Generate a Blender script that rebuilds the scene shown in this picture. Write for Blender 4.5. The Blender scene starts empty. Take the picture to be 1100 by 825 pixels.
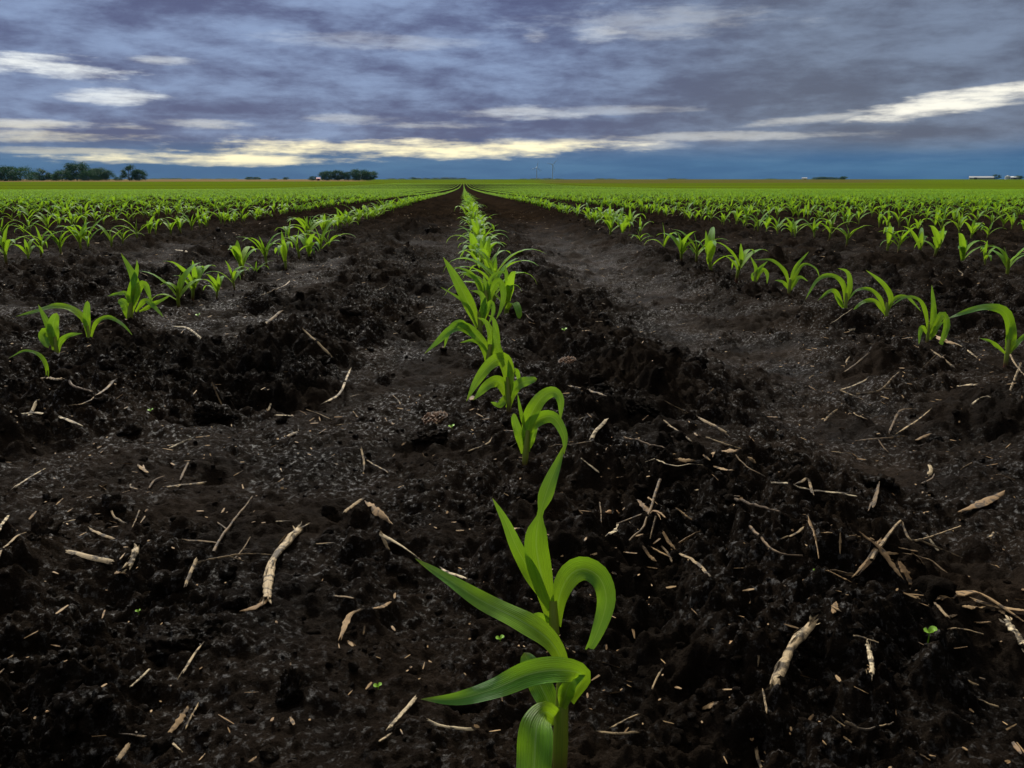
import bpy, math, random
import numpy as np
from mathutils import Matrix, Vector

# ------------------------------------------------------------------ basics
scene = bpy.context.scene
COL = scene.collection
rad = math.radians
random.seed(7)
RNG = np.random.default_rng(11)

FPX = 900.0                     # focal length in photo pixels (1100 wide)
CAM_H = 0.274
PITCH = math.atan(219.5 / FPX)
YAW = math.atan(52 * math.cos(PITCH) / FPX)
CAM = np.array([0.0, 0.0, CAM_H])
Fv = np.array([math.sin(YAW) * math.cos(PITCH), math.cos(YAW) * math.cos(PITCH), -math.sin(PITCH)])
Rv = np.array([math.cos(YAW), -math.sin(YAW), 0.0])
Uv = np.cross(Rv, Fv)


def ray(px, py):
    """direction through a photo pixel, scaled so that its depth is 1"""
    return Fv + Rv * ((px - 550) / FPX) + Uv * ((412.5 - py) / FPX)


def at(px, py, depth):
    return CAM + ray(px, py) * depth


def project(p):
    d = np.asarray(p) - CAM
    z = d @ Fv
    return 550 + FPX * (d @ Rv) / z, 412.5 - FPX * (d @ Uv) / z, z


# ------------------------------------------------------------------ noise
def hsh(ix, iy, s):
    with np.errstate(over='ignore'):
        h = (ix.astype(np.int64).astype(np.uint32) * np.uint32(374761393)
             + iy.astype(np.int64).astype(np.uint32) * np.uint32(668265263)
             + np.uint32((s * 2246822519 + 97) & 0xffffffff))
        h = (h ^ (h >> np.uint32(13))) * np.uint32(1274126177)
        h = (h ^ (h >> np.uint32(15))) * np.uint32(2246822519)
        h = h ^ (h >> np.uint32(16))
    return h.astype(np.float64) / 4294967296.0


def gnoise(x, y, s):
    x = np.asarray(x, float); y = np.asarray(y, float)
    ix = np.floor(x); iy = np.floor(y)
    fx = x - ix; fy = y - iy
    ux = fx * fx * fx * (fx * (fx * 6 - 15) + 10)
    uy = fy * fy * fy * (fy * (fy * 6 - 15) + 10)

    def g(a, b):
        t = hsh(ix + a, iy + b, s) * 6.2831853
        return np.cos(t) * (fx - a) + np.sin(t) * (fy - b)
    a = g(0, 0); b = g(1, 0); c = g(0, 1); d = g(1, 1)
    return (a + (b - a) * ux + (c - a) * uy + (a - b - c + d) * ux * uy) * 1.4


def fbm(x, y, s, oct=4, gain=0.5):
    r = 0.0; a = 1.0; f = 1.0
    for i in range(oct):
        r = r + a * gnoise(x * f, y * f, s + i * 17)
        a *= gain; f *= 2.03
    return r


def lumps(x, y, cell, s, prob, lo=0.3, hi=0.75):
    """rounded clods: one possible dome per cell"""
    qx = np.asarray(x, float) / cell; qy = np.asarray(y, float) / cell
    ix = np.floor(qx); iy = np.floor(qy)
    out = np.zeros_like(qx)
    for a in (-1, 0, 1):
        for b in (-1, 0, 1):
            cx = ix + a; cy = iy + b
            p = hsh(cx, cy, s)
            px = cx + hsh(cx, cy, s + 1); py = cy + hsh(cx, cy, s + 2)
            r = lo + (hi - lo) * hsh(cx, cy, s + 3)
            d2 = ((qx - px) ** 2 + (qy - py) ** 2) / (r * r)
            h = np.where(p < prob, np.sqrt(np.maximum(0, 1 - d2)) * r, 0)
            out = np.maximum(out, h)
    return out


def sst(a, b, x):
    t = np.clip((np.asarray(x, float) - a) / (b - a), 0, 1)
    return t * t * (3 - 2 * t)


# ------------------------------------------------------------------ terrain
ROW0, PITCHROW = 0.060, 0.762
PY = np.array([-50, 0, 4, 10, 17, 30, 53, 100, 180, 300, 480, 650, 1000, 2000, 4000, 9000], float)
PZ = np.array([0, 0, 0, -.03, -.10, -.24, -.44, -.78, -1.10, -1.15, -.80, -.30, .22, 1.1, 1.7, 2.0], float)


def macro(X, Y):
    r = np.hypot(X, Y)
    z = np.interp(r, PY, PZ)
    k = np.maximum(r, 1)
    return z + sst(30, 200, r) * 0.16 * fbm(X / 190, Y / 190, 5, 2) + sst(300, 900, r) * .5 * fbm(X / 700 + 9, Y / 700, 6, 2)


def row_x(k, Y):
    Y = np.asarray(Y, float)
    nudge = {1: 0.03, -1: 0.02}.get(k, 0.0)
    return ROW0 + k * PITCHROW + nudge + 0.012 * np.sin(Y * 1.7 + k * 2.1) * np.exp(-Y / 12) + 0.006 * np.sin(Y * 5.1 + k)


def smooth_mask(X, Y):
    """1 where the soil is packed or rain-washed, 0 where it is cloddy"""
    track = np.exp(-np.abs((X - 0.46 - 0.025 * np.sin(Y * 1.3) - 0.05 * fbm(X * 5, Y * 3, 23, 3)) / 0.165) ** 3)
    track = track * (0.70 + 0.30 * sst(-.3, .2, fbm(X * 9, Y * 4, 24, 3)))
    # tracks of the same machine farther out
    for c in (-2.62, 3.50):
        track = np.maximum(track, np.exp(-np.abs((X - c) / 0.16) ** 3))
    patch = sst(0.02, 0.50, fbm(X * 3.1 + 3, Y * 2.0 + 1, 21, 3))
    u = (X - ROW0) / PITCHROW
    du = np.abs(u - np.round(u)) * PITCHROW
    seed = np.exp(-(du / 0.065) ** 2)
    near = np.exp(-((X + 0.03) / 0.075) ** 2) * 0.75
    return np.clip(np.maximum(np.maximum(track, patch * 0.9), np.maximum(seed * 0.55, near)), 0, 1), track


def height(X, Y, detail=True):
    X = np.asarray(X, float); Y = np.asarray(Y, float)
    r = np.hypot(X, Y)
    z = macro(X, Y)
    u = (X - ROW0) / PITCHROW
    du = (u - np.round(u)) * PITCHROW
    m, track = smooth_mask(X, Y)
    fade = 1 - sst(25, 60, r)
    wob = 0.03 * gnoise(Y * 2.2, X * 2.0, 33)
    z = z + fade * (-0.026 * track
                    + 0.011 * np.exp(-((X + wob - 0.225) / 0.06) ** 2)
                    + 0.011 * np.exp(-((X + wob - 0.665) / 0.08) ** 2)
                    + 0.006 * np.exp(-(du / 0.03) ** 2)
                    + 0.012 * np.exp(-((X + wob + 0.36) / 0.16) ** 2))
    if not detail:
        return z
    c = (1 - m)
    wx = X + 0.022 * fbm(X * 22, Y * 22, 41, 3); wy = Y + 0.022 * fbm(X * 22 + 40, Y * 22, 42, 3)
    vx = X + 0.006 * fbm(X * 80, Y * 80, 43, 2); vy = Y + 0.006 * fbm(X * 80 + 9, Y * 80, 44, 2)
    big = sst(-0.25, 0.5, fbm(X * 2.3, Y * 2.3, 51, 3))
    f1 = 1 - sst(16, 45, r); f2 = 1 - sst(10, 28, r); f3 = 1 - sst(4, 11, r); f4 = 1 - sst(1.4, 3.6, r)
    z = z + f1 * (0.024 * fbm(X * 5.5, Y * 7.5, 61, 5, 0.6) * (0.3 + 0.7 * c))
    z = z + f1 * c * (0.15 + 0.85 * big) * 0.030 * lumps(wx, wy, 0.105, 71, 0.42)
    z = z + f2 * (c * (0.4 + 0.6 * big) + 0.03) * 0.028 * lumps(wx * 1.03 + 3, wy, 0.047, 81, 0.5)
    z = z + f3 * (c * 0.8 + 0.10) * 0.0175 * lumps(vx, vy, 0.021, 91, 0.6)
    z = z + f4 * (c * 0.7 + 0.22) * 0.0100 * lumps(X + 0.003 * gnoise(X * 190, Y * 190, 45), Y, 0.0095, 101, 0.6)
    z = z + f3 * 0.0085 * fbm(X * 30, Y * 36, 111, 5, 0.64) * (0.35 + 0.65 * c)
    return z


def hz(x, y):
    return float(height(np.array([x]), np.array([y]))[0])


def ground(px, py):
    """point of the ground seen at a photo pixel"""
    d = ray(px, py)
    z = 0.0
    for i in range(10):
        t = (CAM_H - z) / max(-d[2], 1e-4)
        p = CAM + d * t
        z = 0.5 * z + 0.5 * hz(p[0], p[1])
    t = (CAM_H - z) / max(-d[2], 1e-4)
    p = CAM + d * t
    return np.array([p[0], p[1], hz(p[0], p[1])])


# ------------------------------------------------------------------ mesh helpers
def mesh_np(name, V, Q, uv=None, attr=None, smooth=True):
    """quads (N,4) or triangles (N,3); uv is one pair per vertex"""
    V = np.ascontiguousarray(V, np.float32); Q = np.ascontiguousarray(Q, np.int32)
    me = bpy.data.meshes.new(name)
    n, k = Q.shape
    me.vertices.add(len(V)); me.vertices.foreach_set('co', V.ravel())
    me.loops.add(n * k); me.loops.foreach_set('vertex_index', Q.ravel())
    me.polygons.add(n)
    me.polygons.foreach_set('loop_start', np.arange(0, n * k, k, dtype=np.int32))
    me.polygons.foreach_set('loop_total', np.full(n, k, np.int32))
    me.polygons.foreach_set('use_smooth', np.full(n, smooth, bool))
    if uv is not None:
        l = me.uv_layers.new(name='UVMap')
        l.data.foreach_set('uv', np.ascontiguousarray(np.asarray(uv, np.float32)[Q.ravel()]).ravel())
    for an, av in (attr or {}).items():
        a = me.attributes.new(an, 'FLOAT', 'POINT')
        a.data.foreach_set('value', np.ascontiguousarray(av, np.float32))
    me.update(calc_edges=True)
    me.validate()
    return me


def link(name, me, mat, parent=None, loc=None):
    o = bpy.data.objects.new(name, me); COL.objects.link(o)
    if mat is not None:
        me.materials.clear(); me.materials.append(mat)
    if parent is not None:
        o.parent = parent
    if loc is not None:
        o.location = Vector([float(v) for v in loc])
    return o


def empty(name, loc):
    o = bpy.data.objects.new(name, None); COL.objects.link(o)
    o.location = Vector([float(v) for v in loc]); o.empty_display_size = 0.02
    return o


def tag(o, label, cat, group=None, kind=None):
    if label:
        o['label'] = label
    if cat:
        o['category'] = cat
    if group:
        o['group'] = group
    if kind:
        o['kind'] = kind
    return o


class MB:
    """collects several shells into one mesh"""
    def __init__(s):
        s.V = []; s.Q = []; s.U = []; s.A = []; s.n = 0

    def add(s, V, Q, U=None, a=0.5):
        V = np.asarray(V, float); Q = np.asarray(Q, int)
        if Q.shape[1] == 3:
            Q = np.concatenate([Q, Q[:, 2:3]], 1)
        s.V.append(V); s.Q.append(Q + s.n)
        s.U.append(np.zeros((len(V), 2)) if U is None else U)
        s.A.append(np.full(len(V), a)); s.n += len(V)

    def mesh(s, name, smooth=True):
        V = np.concatenate(s.V); Q = np.concatenate(s.Q)
        if (Q[:, 2] == Q[:, 3]).all():
            Q = Q[:, :3]
        return mesh_np(name, V, Q, np.concatenate(s.U), {'tint': np.concatenate(s.A)}, smooth)


def catmull(P, n):
    P = np.asarray(P, float)
    if len(P) == 2:
        t = np.linspace(0, 1, n)[:, None]
        return P[0] * (1 - t) + P[1] * t
    Q = np.vstack([2 * P[0] - P[1], P, 2 * P[-1] - P[-2]])
    seg = np.linalg.norm(np.diff(P, axis=0), axis=1)
    cum = np.concatenate([[0], np.cumsum(seg)]) / seg.sum()
    out = []
    for t in np.linspace(0, 1, n):
        i = min(np.searchsorted(cum, t, side='right') - 1, len(P) - 2)
        i = max(i, 0)
        f = (t - cum[i]) / max(cum[i + 1] - cum[i], 1e-9)
        p0, p1, p2, p3 = Q[i], Q[i + 1], Q[i + 2], Q[i + 3]
        out.append(0.5 * ((2 * p1) + (-p0 + p2) * f + (2 * p0 - 5 * p1 + 4 * p2 - p3) * f * f + (-p0 + 3 * p1 - 3 * p2 + p3) * f ** 3))
    return np.array(out)


def grid_quads(n, m):
    i, j = np.meshgrid(np.arange(n - 1), np.arange(m - 1), indexing='ij')
    a = (i * m + j).ravel()
    return np.stack([a, a + 1, a + m + 1, a + m], 1)


def tube(P, R, ns=8, n=None, cap=True):
    """tube along P with radii R; UV v runs along it"""
    P = np.asarray(P, float)
    n = n or len(P)
    C = catmull(P, n)
    R = np.interp(np.linspace(0, 1, n), np.linspace(0, 1, len(R)), R)
    T = np.gradient(C, axis=0); T /= np.linalg.norm(T, axis=1)[:, None] + 1e-12
    ref = np.array([0.31, 0.94, 0.13])
    A = np.cross(T, ref); A /= np.linalg.norm(A, axis=1)[:, None] + 1e-12
    B = np.cross(T, A)
    th = np.linspace(0, 2 * math.pi, ns + 1)
    V = C[:, None, :] + R[:, None, None] * (np.cos(th)[None, :, None] * A[:, None, :] + np.sin(th)[None, :, None] * B[:, None, :])
    U = np.stack(np.meshgrid(np.linspace(0, 1, n), np.linspace(0, 1, ns + 1), indexing='ij')[::-1], -1).reshape(-1, 2)
    Q = grid_quads(n, ns + 1)
    V = V.reshape(-1, 3)
    if cap:
        for row, c in ((0, C[0]), (n - 1, C[-1])):
            k = len(V)
            V = np.vstack([V, c]); U = np.vstack([U, [0.5, row / (n - 1)]])
            idx = row * (ns + 1) + np.arange(ns)
            t = np.stack([idx, idx + 1, np.full(ns, k), np.full(ns, k)], 1)
            if row == 0:
                t = t[:, [1, 0, 2, 3]]
            Q = np.vstack([Q, t])
    return V, Q, U


def leaf(P, width, face, nseg=16, ncr=5, fold=0.35, tip='sharp', ripple=0.05, ph=0.0, twist=0.0, pinch=None):
    """one grass blade along P; face = the way its upper side looks"""
    C = catmull(P, nseg)
    T = np.gradient(C, axis=0); T /= np.linalg.norm(T, axis=1)[:, None] + 1e-12
    face = np.asarray(face, float)
    if face.ndim == 1:
        face = np.tile(face, (nseg, 1))
    S = np.cross(T, face); S /= np.linalg.norm(S, axis=1)[:, None] + 1e-9
    for i in range(1, nseg):
        if S[i] @ S[i - 1] < -0.2:
            S[i] = -S[i]
        S[i] = S[i] * 0.6 + S[i - 1] * 0.4
        S[i] /= np.linalg.norm(S[i]) + 1e-9
    N = np.cross(S, T)
    t = np.linspace(0, 1, nseg)
    if twist:
        a = twist * t[:, None]
        S, N = S * np.cos(a) + N * np.sin(a), N * np.cos(a) - S * np.sin(a)
    w = 0.42 + 0.58 * sst(0, 0.38, t)
    if tip == 'round':
        w = (0.5 + 0.5 * sst(0, 0.45, t)) * np.sqrt(np.maximum(0, 1 - t ** 5))
    else:
        w = w * np.maximum(0, 1 - t ** 2.3) ** 0.85
    if pinch:
        w = w * (1 - pinch[1] * np.exp(-((t - pinch[0]) / 0.07) ** 2))
    w = np.maximum(w, 0.012) * width * 0.5
    u = np.linspace(-1, 1, ncr)
    fo = fold * (1 - 0.75 * t)
    V = (C[:, None, :] + S[:, None, :] * (w[:, None] * u[None, :])[..., None]
         + N[:, None, :] * (w[:, None] * (np.abs(u)[None, :] * fo[:, None]
                                          + ripple * np.sin(t * 19 + ph)[:, None] * (u ** 3)[None, :]
                                          + ripple * np.sin(t * 13 + ph * 2)[:, None] * (u ** 2)[None, :]))[..., None])
    U = np.stack(np.meshgrid(t, (u + 1) / 2, indexing='ij')[::-1], -1).reshape(-1, 2)
    return V.reshape(-1, 3), grid_quads(nseg, ncr), U


# ------------------------------------------------------------------ node helpers
class NT:
    def __init__(s, tree):
        s.t = tree; s.n = tree.nodes; s.l = tree.links; s.n.clear()

    def new(s, typ, **kw):
        nd = s.n.new(typ)
        for k, v in kw.items():
            setattr(nd, k, v)
        return nd

    def put(s, sock, v):
        if v is None:
            return
        if hasattr(v, 'is_output') or isinstance(v, bpy.types.NodeSocket):
            s.l.new(v, sock)
        else:
            if isinstance(v, (tuple, list)) and len(v) == 3 and sock.type == 'RGBA':
                v = (*v, 1)
            sock.default_value = v

    def m(s, op, a, b=None, c=None, clamp=False):
        nd = s.new('ShaderNodeMath', operation=op, use_clamp=clamp)
        for i, v in enumerate((a, b, c)):
            s.put(nd.inputs[i], v)
        return nd.outputs[0]

    def mix(s, f, a, b, blend='MIX'):
        nd = s.new('ShaderNodeMix', data_type='RGBA', blend_type=blend)
        s.put(nd.inputs[0], f); s.put(nd.inputs[6], a); s.put(nd.inputs[7], b)
        return nd.outputs[2]

    def ss(s, a, b, x):
        nd = s.new('ShaderNodeMapRange', interpolation_type='SMOOTHSTEP')
        s.put(nd.inputs[0], x); nd.inputs[1].default_value = a; nd.inputs[2].default_value = b
        return nd.outputs[0]

    def noise(s, vec, scale, detail=4, rough=0.55, dist=0.0, out=0):
        nd = s.new('ShaderNodeTexNoise')
        s.put(nd.inputs['Vector'], vec)
        nd.inputs['Scale'].default_value = scale; nd.inputs['Detail'].default_value = detail
        nd.inputs['Roughness'].default_value = rough; nd.inputs['Distortion'].default_value = dist
        return nd.outputs[out]

    def sep(s, v):
        nd = s.new('ShaderNodeSeparateXYZ'); s.put(nd.inputs[0], v)
        return nd.outputs

    def comb(s, x, y, z):
        nd = s.new('ShaderNodeCombineXYZ')
        for i, v in enumerate((x, y, z)):
            s.put(nd.inputs[i], v)
        return nd.outputs[0]

    def vm(s, op, a, b=None):
        nd = s.new('ShaderNodeVectorMath', operation=op)
        s.put(nd.inputs[0], a)
        if b is not None:
            s.put(nd.inputs[1], b)
        return nd.outputs[0]

    def bump(s, h, strength, dist, normal=None):
        nd = s.new('ShaderNodeBump'); s.put(nd.inputs['Height'], h)
        nd.inputs['Strength'].default_value = strength; nd.inputs['Distance'].default_value = dist
        if normal is not None:
            s.put(nd.inputs['Normal'], normal)
        return nd.outputs[0]


def mat(name):
    m = bpy.data.materials.new(name); m.use_nodes = True
    return m, NT(m.node_tree)


def finish(nt, col, rough=0.6, spec=0.3, normal=None, extra=None):
    p = nt.new('ShaderNodeBsdfPrincipled')
    nt.put(p.inputs['Base Color'], col); nt.put(p.inputs['Roughness'], rough)
    nt.put(p.inputs['Specular IOR Level'], spec)
    if normal is not None:
        nt.put(p.inputs['Normal'], normal)
    o = nt.new('ShaderNodeOutputMaterial')
    sh = p.outputs[0]
    if extra is not None:
        mx = nt.new('ShaderNodeMixShader'); nt.put(mx.inputs[0], extra[0])
        nt.l.new(sh, mx.inputs[1]); nt.l.new(extra[1], mx.inputs[2]); sh = mx.outputs[0]
    nt.l.new(sh, o.inputs[0])
    return p


# ------------------------------------------------------------------ materials
def soil_material(name, far):
    m, n = mat(name)
    g = n.new('ShaderNodeNewGeometry')
    pos = g.outputs['Position']
    big = n.noise(pos, 4.0, 4, 0.6)
    fine = n.noise(pos, 70.0, 5, 0.65)
    grit = n.noise(pos, 420.0, 3, 0.6)
    dark = n.mix(n.ss(0.35, 0.7, big), (0.0050, 0.0037, 0.0027), (0.0165, 0.0112, 0.0072))
    col = n.mix(n.ss(0.45, 0.75, fine), dark, (0.0205, 0.0154, 0.0112))
    col = n.mix(n.m('MULTIPLY', n.ss(0.66, 0.76, grit), 0.8), col, (0.060, 0.050, 0.040))
    rough = 0.8
    spec = 0.02
    if far:
        at_ = n.new('ShaderNodeAttribute', attribute_name='packed').outputs['Fac']
        brown = n.mix(n.ss(0.35, 0.65, n.noise(pos, 9.0, 4, 0.6)), (0.0066, 0.0047, 0.0034), (0.0240, 0.0155, 0.0094))
        col = n.mix(n.m('MULTIPLY', at_, 0.8), col, brown)
        rough = n.m('ADD', n.m('MULTIPLY', at_, -0.22), n.m('MULTIPLY_ADD', big, 0.25, 0.70))
        spec = n.m('MULTIPLY_ADD', at_, 0.012, 0.010)
        # young crop closing over the soil, and neighbouring fields, far away
        x, y, z = n.sep(pos)[0:3]
        r = n.m('SQRT', n.m('ADD', n.m('MULTIPLY', x, x), n.m('MULTIPLY', y, y)))
        crop = n.mix(n.noise(pos, 0.06, 5, 0.6), (0.052, 0.085, 0.004), (0.085, 0.124, 0.006))
        crop = n.mix(n.ss(0.45, 0.7, n.noise(n.comb(n.m('MULTIPLY', x, 0.004), n.m('MULTIPLY', y, 0.03), 0.0), 1.0, 3)), crop, (0.050, 0.062, 0.007))
        side = n.ss(14.0, 34.0, n.m('ABSOLUTE', x))
        near = n.m('MULTIPLY', n.ss(60.0, 110.0, r), side)
        cov = n.m('MAXIMUM', near, n.ss(200.0, 330.0, r))
        col = n.mix(cov, col, crop)
        tan_ = n.mix(n.noise(pos, 0.03, 4), (0.12, 0.085, 0.035), (0.17, 0.125, 0.055))
        olive = n.mix(n.noise(pos, 0.03, 4), (0.060, 0.062, 0.012), (0.088, 0.080, 0.020))
        edge = n.m('MULTIPLY_ADD', n.noise(pos, 0.01, 2), 120.0, 440.0)
        ang = n.m('DIVIDE', x, n.m('MAXIMUM', y, 1.0))
        col = n.mix(n.m('MULTIPLY', n.m('GREATER_THAN', r, edge), n.ss(-0.10, -0.13, ang)), col, tan_)
        col = n.mix(n.m('MULTIPLY', n.m('GREATER_THAN', r, n.m('ADD', edge, -150.0)), n.m('MULTIPLY', n.ss(0.07, 0.12, ang), n.ss(0.56, 0.46, ang))), col, olive)
        col = n.mix(n.m('GREATER_THAN', r, 1500.0), col, (0.030, 0.060, 0.020))
        spec = n.m('MULTIPLY', spec, n.m('SUBTRACT', 1.0, n.ss(0.8, 7.0, r)))
    wet = n.m('MULTIPLY', n.ss(0.52, 0.66, n.noise(pos, 210.0, 4, 0.7)), n.ss(0.38, 0.6, n.noise(pos, 7.0, 3, 0.6)))
    if far:
        wet = n.m('MULTIPLY', wet, n.m('SUBTRACT', 1.0, n.ss(1.0, 5.0, r)))
    spec = n.m('MULTIPLY_ADD', wet, 0.38, spec)
    rough = n.m('SUBTRACT', rough, n.m('MULTIPLY', wet, 0.36))
    b = n.bump(n.noise(pos, 30.0, 5, 0.7), 0.8, 0.016)
    b = n.bump(n.noise(pos, 130.0, 7, 0.75), 0.9, 0.009, b)
    b = n.bump(n.noise(pos, 620.0, 4, 0.75), 0.8, 0.0026, b)
    finish(n, col, rough, spec, b)
    return m


def leaf_material(name='corn_leaf', spec=0.27, rough=0.40):
    m, n = mat(name)
    uv = n.new('ShaderNodeUVMap').outputs[0]
    u, v = n.sep(uv)[0:2]
    rnd = n.new('ShaderNodeObjectInfo').outputs['Random']
    tint = n.new('ShaderNodeAttribute', attribute_name='tint').outputs['Fac']
    pos = n.new('ShaderNodeNewGeometry').outputs['Position']
    vein = n.noise(n.comb(n.m('MULTIPLY', u, 34.0), n.m('MULTIPLY', v, 1.6), n.m('MULTIPLY', rnd, 9.0)), 1.0, 3, 0.6)
    blot = n.noise(pos, 38.0, 4, 0.65)
    mid = n.mix(tint, (0.068, 0.235, 0.012), (0.225, 0.395, 0.010))
    base = n.mix(tint, (0.190, 0.320, 0.012), (0.280, 0.390, 0.014))
    col = n.mix(n.ss(0.02, 0.45, v), base, mid)
    col = n.mix(n.m('MULTIPLY', n.ss(0.40, 0.80, v), 0.6), col, (0.070, 0.235, 0.060))  # outer blade: bluish mature tone, with teal sky sheen painted in
    col = n.mix(n.ss(0.90, 1.0, v), col, (0.16, 0.19, 0.03))
    col = n.mix(n.m('MULTIPLY', n.ss(0.44, 0.58, vein), 0.75), col, n.mix(0.5, col, (0.022, 0.100, 0.006)))
    col = n.mix(n.m('MULTIPLY', n.ss(0.47, 0.66, blot), 0.55), col, n.mix(0.6, col, (0.02, 0.085, 0.008)))
    pv_ = n.m('POWER', n.m('MULTIPLY_ADD', n.m('SINE', n.m('MULTIPLY', u, 82.0)), 0.5, 0.5), 3.0)
    col = n.mix(n.m('MULTIPLY', pv_, 0.30), col, n.mix(0.5, col, (0.26, 0.42, 0.10)))
    splash = n.m('MULTIPLY', n.ss(0.66, 0.72, n.noise(pos, 420.0, 3, 0.6)), n.m('SUBTRACT', 1.0, n.ss(0.1, 0.7, v)))
    rib = n.m('SUBTRACT', 1.0, n.ss(0.012, 0.045, n.m('ABSOLUTE', n.m('SUBTRACT', u, 0.5))))
    col = n.mix(n.m('MULTIPLY', rib, 0.6), col, (0.20, 0.34, 0.09))
    back = n.new('ShaderNodeNewGeometry').outputs['Backfacing']
    col = n.mix(n.m('MULTIPLY', back, 0.25), col, (0.10, 0.21, 0.06))
    col = n.mix(n.m('MULTIPLY', splash, 0.7), col, (0.035, 0.026, 0.016))
    tr = n.new('ShaderNodeBsdfTranslucent')
    n.put(tr.inputs[0], n.mix(0.6, col, (0.36, 0.60, 0.010)))
    b = n.bump(n.m('MULTIPLY_ADD', pv_, 0.5, vein), 0.6, 0.0012)
    finish(n, col, rough, spec, b, (0.36, tr.outputs[0]))
    return m


def stem_material():
    m, n = mat('corn_stem')
    uv = n.new('ShaderNodeUVMap').outputs[0]
    u, v = n.sep(uv)[0:2]
    st = n.noise(n.comb(n.m('MULTIPLY', u, 26.0), v, 0.0), 1.0, 3)
    col = n.mix(n.ss(0.18, 0.5, v), (0.075, 0.022, 0.014), (0.15, 0.20, 0.015))
    col = n.mix(n.ss(0.5, 0.7, st), col, n.mix(0.5, col, (0.05, 0.12, 0.01)))
    finish(n, col, 0.45, 0.3)
    return m


def straw_material(name, a, b, mud):
    m, n = mat(name)
    rnd = n.new('ShaderNodeObjectInfo').outputs['Random']
    tint = n.new('ShaderNodeAttribute', attribute_name='tint').outputs['Fac']
    uv = n.new('ShaderNodeUVMap').outputs[0]
    u, v = n.sep(uv)[0:2]
    pos = n.new('ShaderNodeNewGeometry').outputs['Position']
    k = n.m('FRACT', n.m('ADD', rnd, tint))
    fib = n.noise(n.comb(n.m('MULTIPLY', u, 22.0), n.m('MULTIPLY', v, 2.5), n.m('MULTIPLY', k, 7.0)), 1.0, 4, 0.65)
    col = n.mix(k, a, b)
    col = n.mix(n.m('MULTIPLY', n.ss(0.42, 0.66, fib), 0.8), col, n.mix(0.65, col, (0.085, 0.05, 0.02)))
    dirt = n.ss(mud, mud + 0.13, n.noise(pos, 130.0, 4, 0.65))
    col = n.mix(n.m('MULTIPLY', dirt, 0.88), col, (0.022, 0.017, 0.013))
    b_ = n.bump(fib, 0.5, 0.001)
    finish(n, col, 0.65, 0.2, b_)
    return m


def plain(name, col, rough=0.6, spec=0.3, var=0.25, scale=8.0):
    m, n = mat(name)
    pos = n.new('ShaderNodeNewGeometry').outputs['Position']
    c = n.mix(n.noise(pos, scale, 4), tuple(v * (1 - var) for v in col), tuple(v * (1 + var) for v in col))
    finish(n, c, rough, spec)
    return m


M_SOIL = soil_material('wet_black_soil', True)
M_CLOD = soil_material('clod_soil', False)
M_LEAF = leaf_material()
M_MID = leaf_material('corn_leaf_row', 0.09, 0.5)
M_CROP = leaf_material('corn_leaf_far', 0.05, 0.8)
M_STEM = stem_material()
M_STRAW = straw_material('straw', (0.36, 0.265, 0.145), (0.12, 0.08, 0.042), 0.46)
M_PALE = straw_material('bleached_straw', (0.52, 0.43, 0.28), (0.34, 0.25, 0.14), 0.46)
M_COB = straw_material('cob', (0.12, 0.06, 0.03), (0.08, 0.042, 0.024), 0.46)
M_DARK = straw_material('muddy_straw', (0.085, 0.058, 0.035), (0.15, 0.10, 0.055), 0.48)
M_HUSK = straw_material('husk', (0.31, 0.205, 0.10), (0.18, 0.11, 0.052), 0.49)
M_SPROUT = plain('sprout_green', (0.16, 0.32, 0.02), 0.45, 0.35, 0.2, 300)
M_PEBBLE = plain('tan_flake', (0.36, 0.22, 0.11), 0.7, 0.2, 0.35, 300)

# ------------------------------------------------------------------ ground sheet
ang = np.concatenate([np.linspace(-180, -52, 50, endpoint=False), np.linspace(-52, -44, 20, endpoint=False),
                      np.linspace(-44, 44, 560, endpoint=False), np.linspace(44, 52, 20, endpoint=False),
                      np.linspace(52, 180, 51)])
ang = np.radians(ang) + YAW
rr = [0.02]
while rr[-1] < 9000:
    r0 = rr[-1]
    k = 0.05 if r0 < 0.26 else (0.0042 if r0 < 3 else (0.0055 if r0 < 14 else (0.011 if r0 < 60 else 0.03)))
    rr.append(r0 * (1 + k))
rr = np.array(rr)
A_, R_ = np.meshgrid(ang, rr, indexing='ij')
GX = R_ * np.sin(A_); GY = R_ * np.cos(A_)
GZ = height(GX.ravel(), GY.ravel()).reshape(GX.shape)
pk, tk = smooth_mask(GX.ravel(), GY.ravel())
Vg = np.stack([GX, GY, GZ], -1).reshape(-1, 3)
Qg = grid_quads(len(ang), len(rr))[:, ::-1]
me = mesh_np('ground', Vg, Qg, None, {'packed': np.maximum(pk * 0.55, tk)})
tag(link('ground', me, M_SOIL), None, None, None, 'structure')
del GX, GY, GZ, Vg, Qg, A_, R_


# ------------------------------------------------------------------ clods
def ico(sub):
    import bmesh
    bm = bmesh.new(); bmesh.ops.create_icosphere(bm, subdivisions=sub, radius=1.0)
    V = np.array([v.co[:] for v in bm.verts]); T = np.array([[v.index for v in f.verts] for f in bm.faces])
    bm.free()
    return V, T


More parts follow.
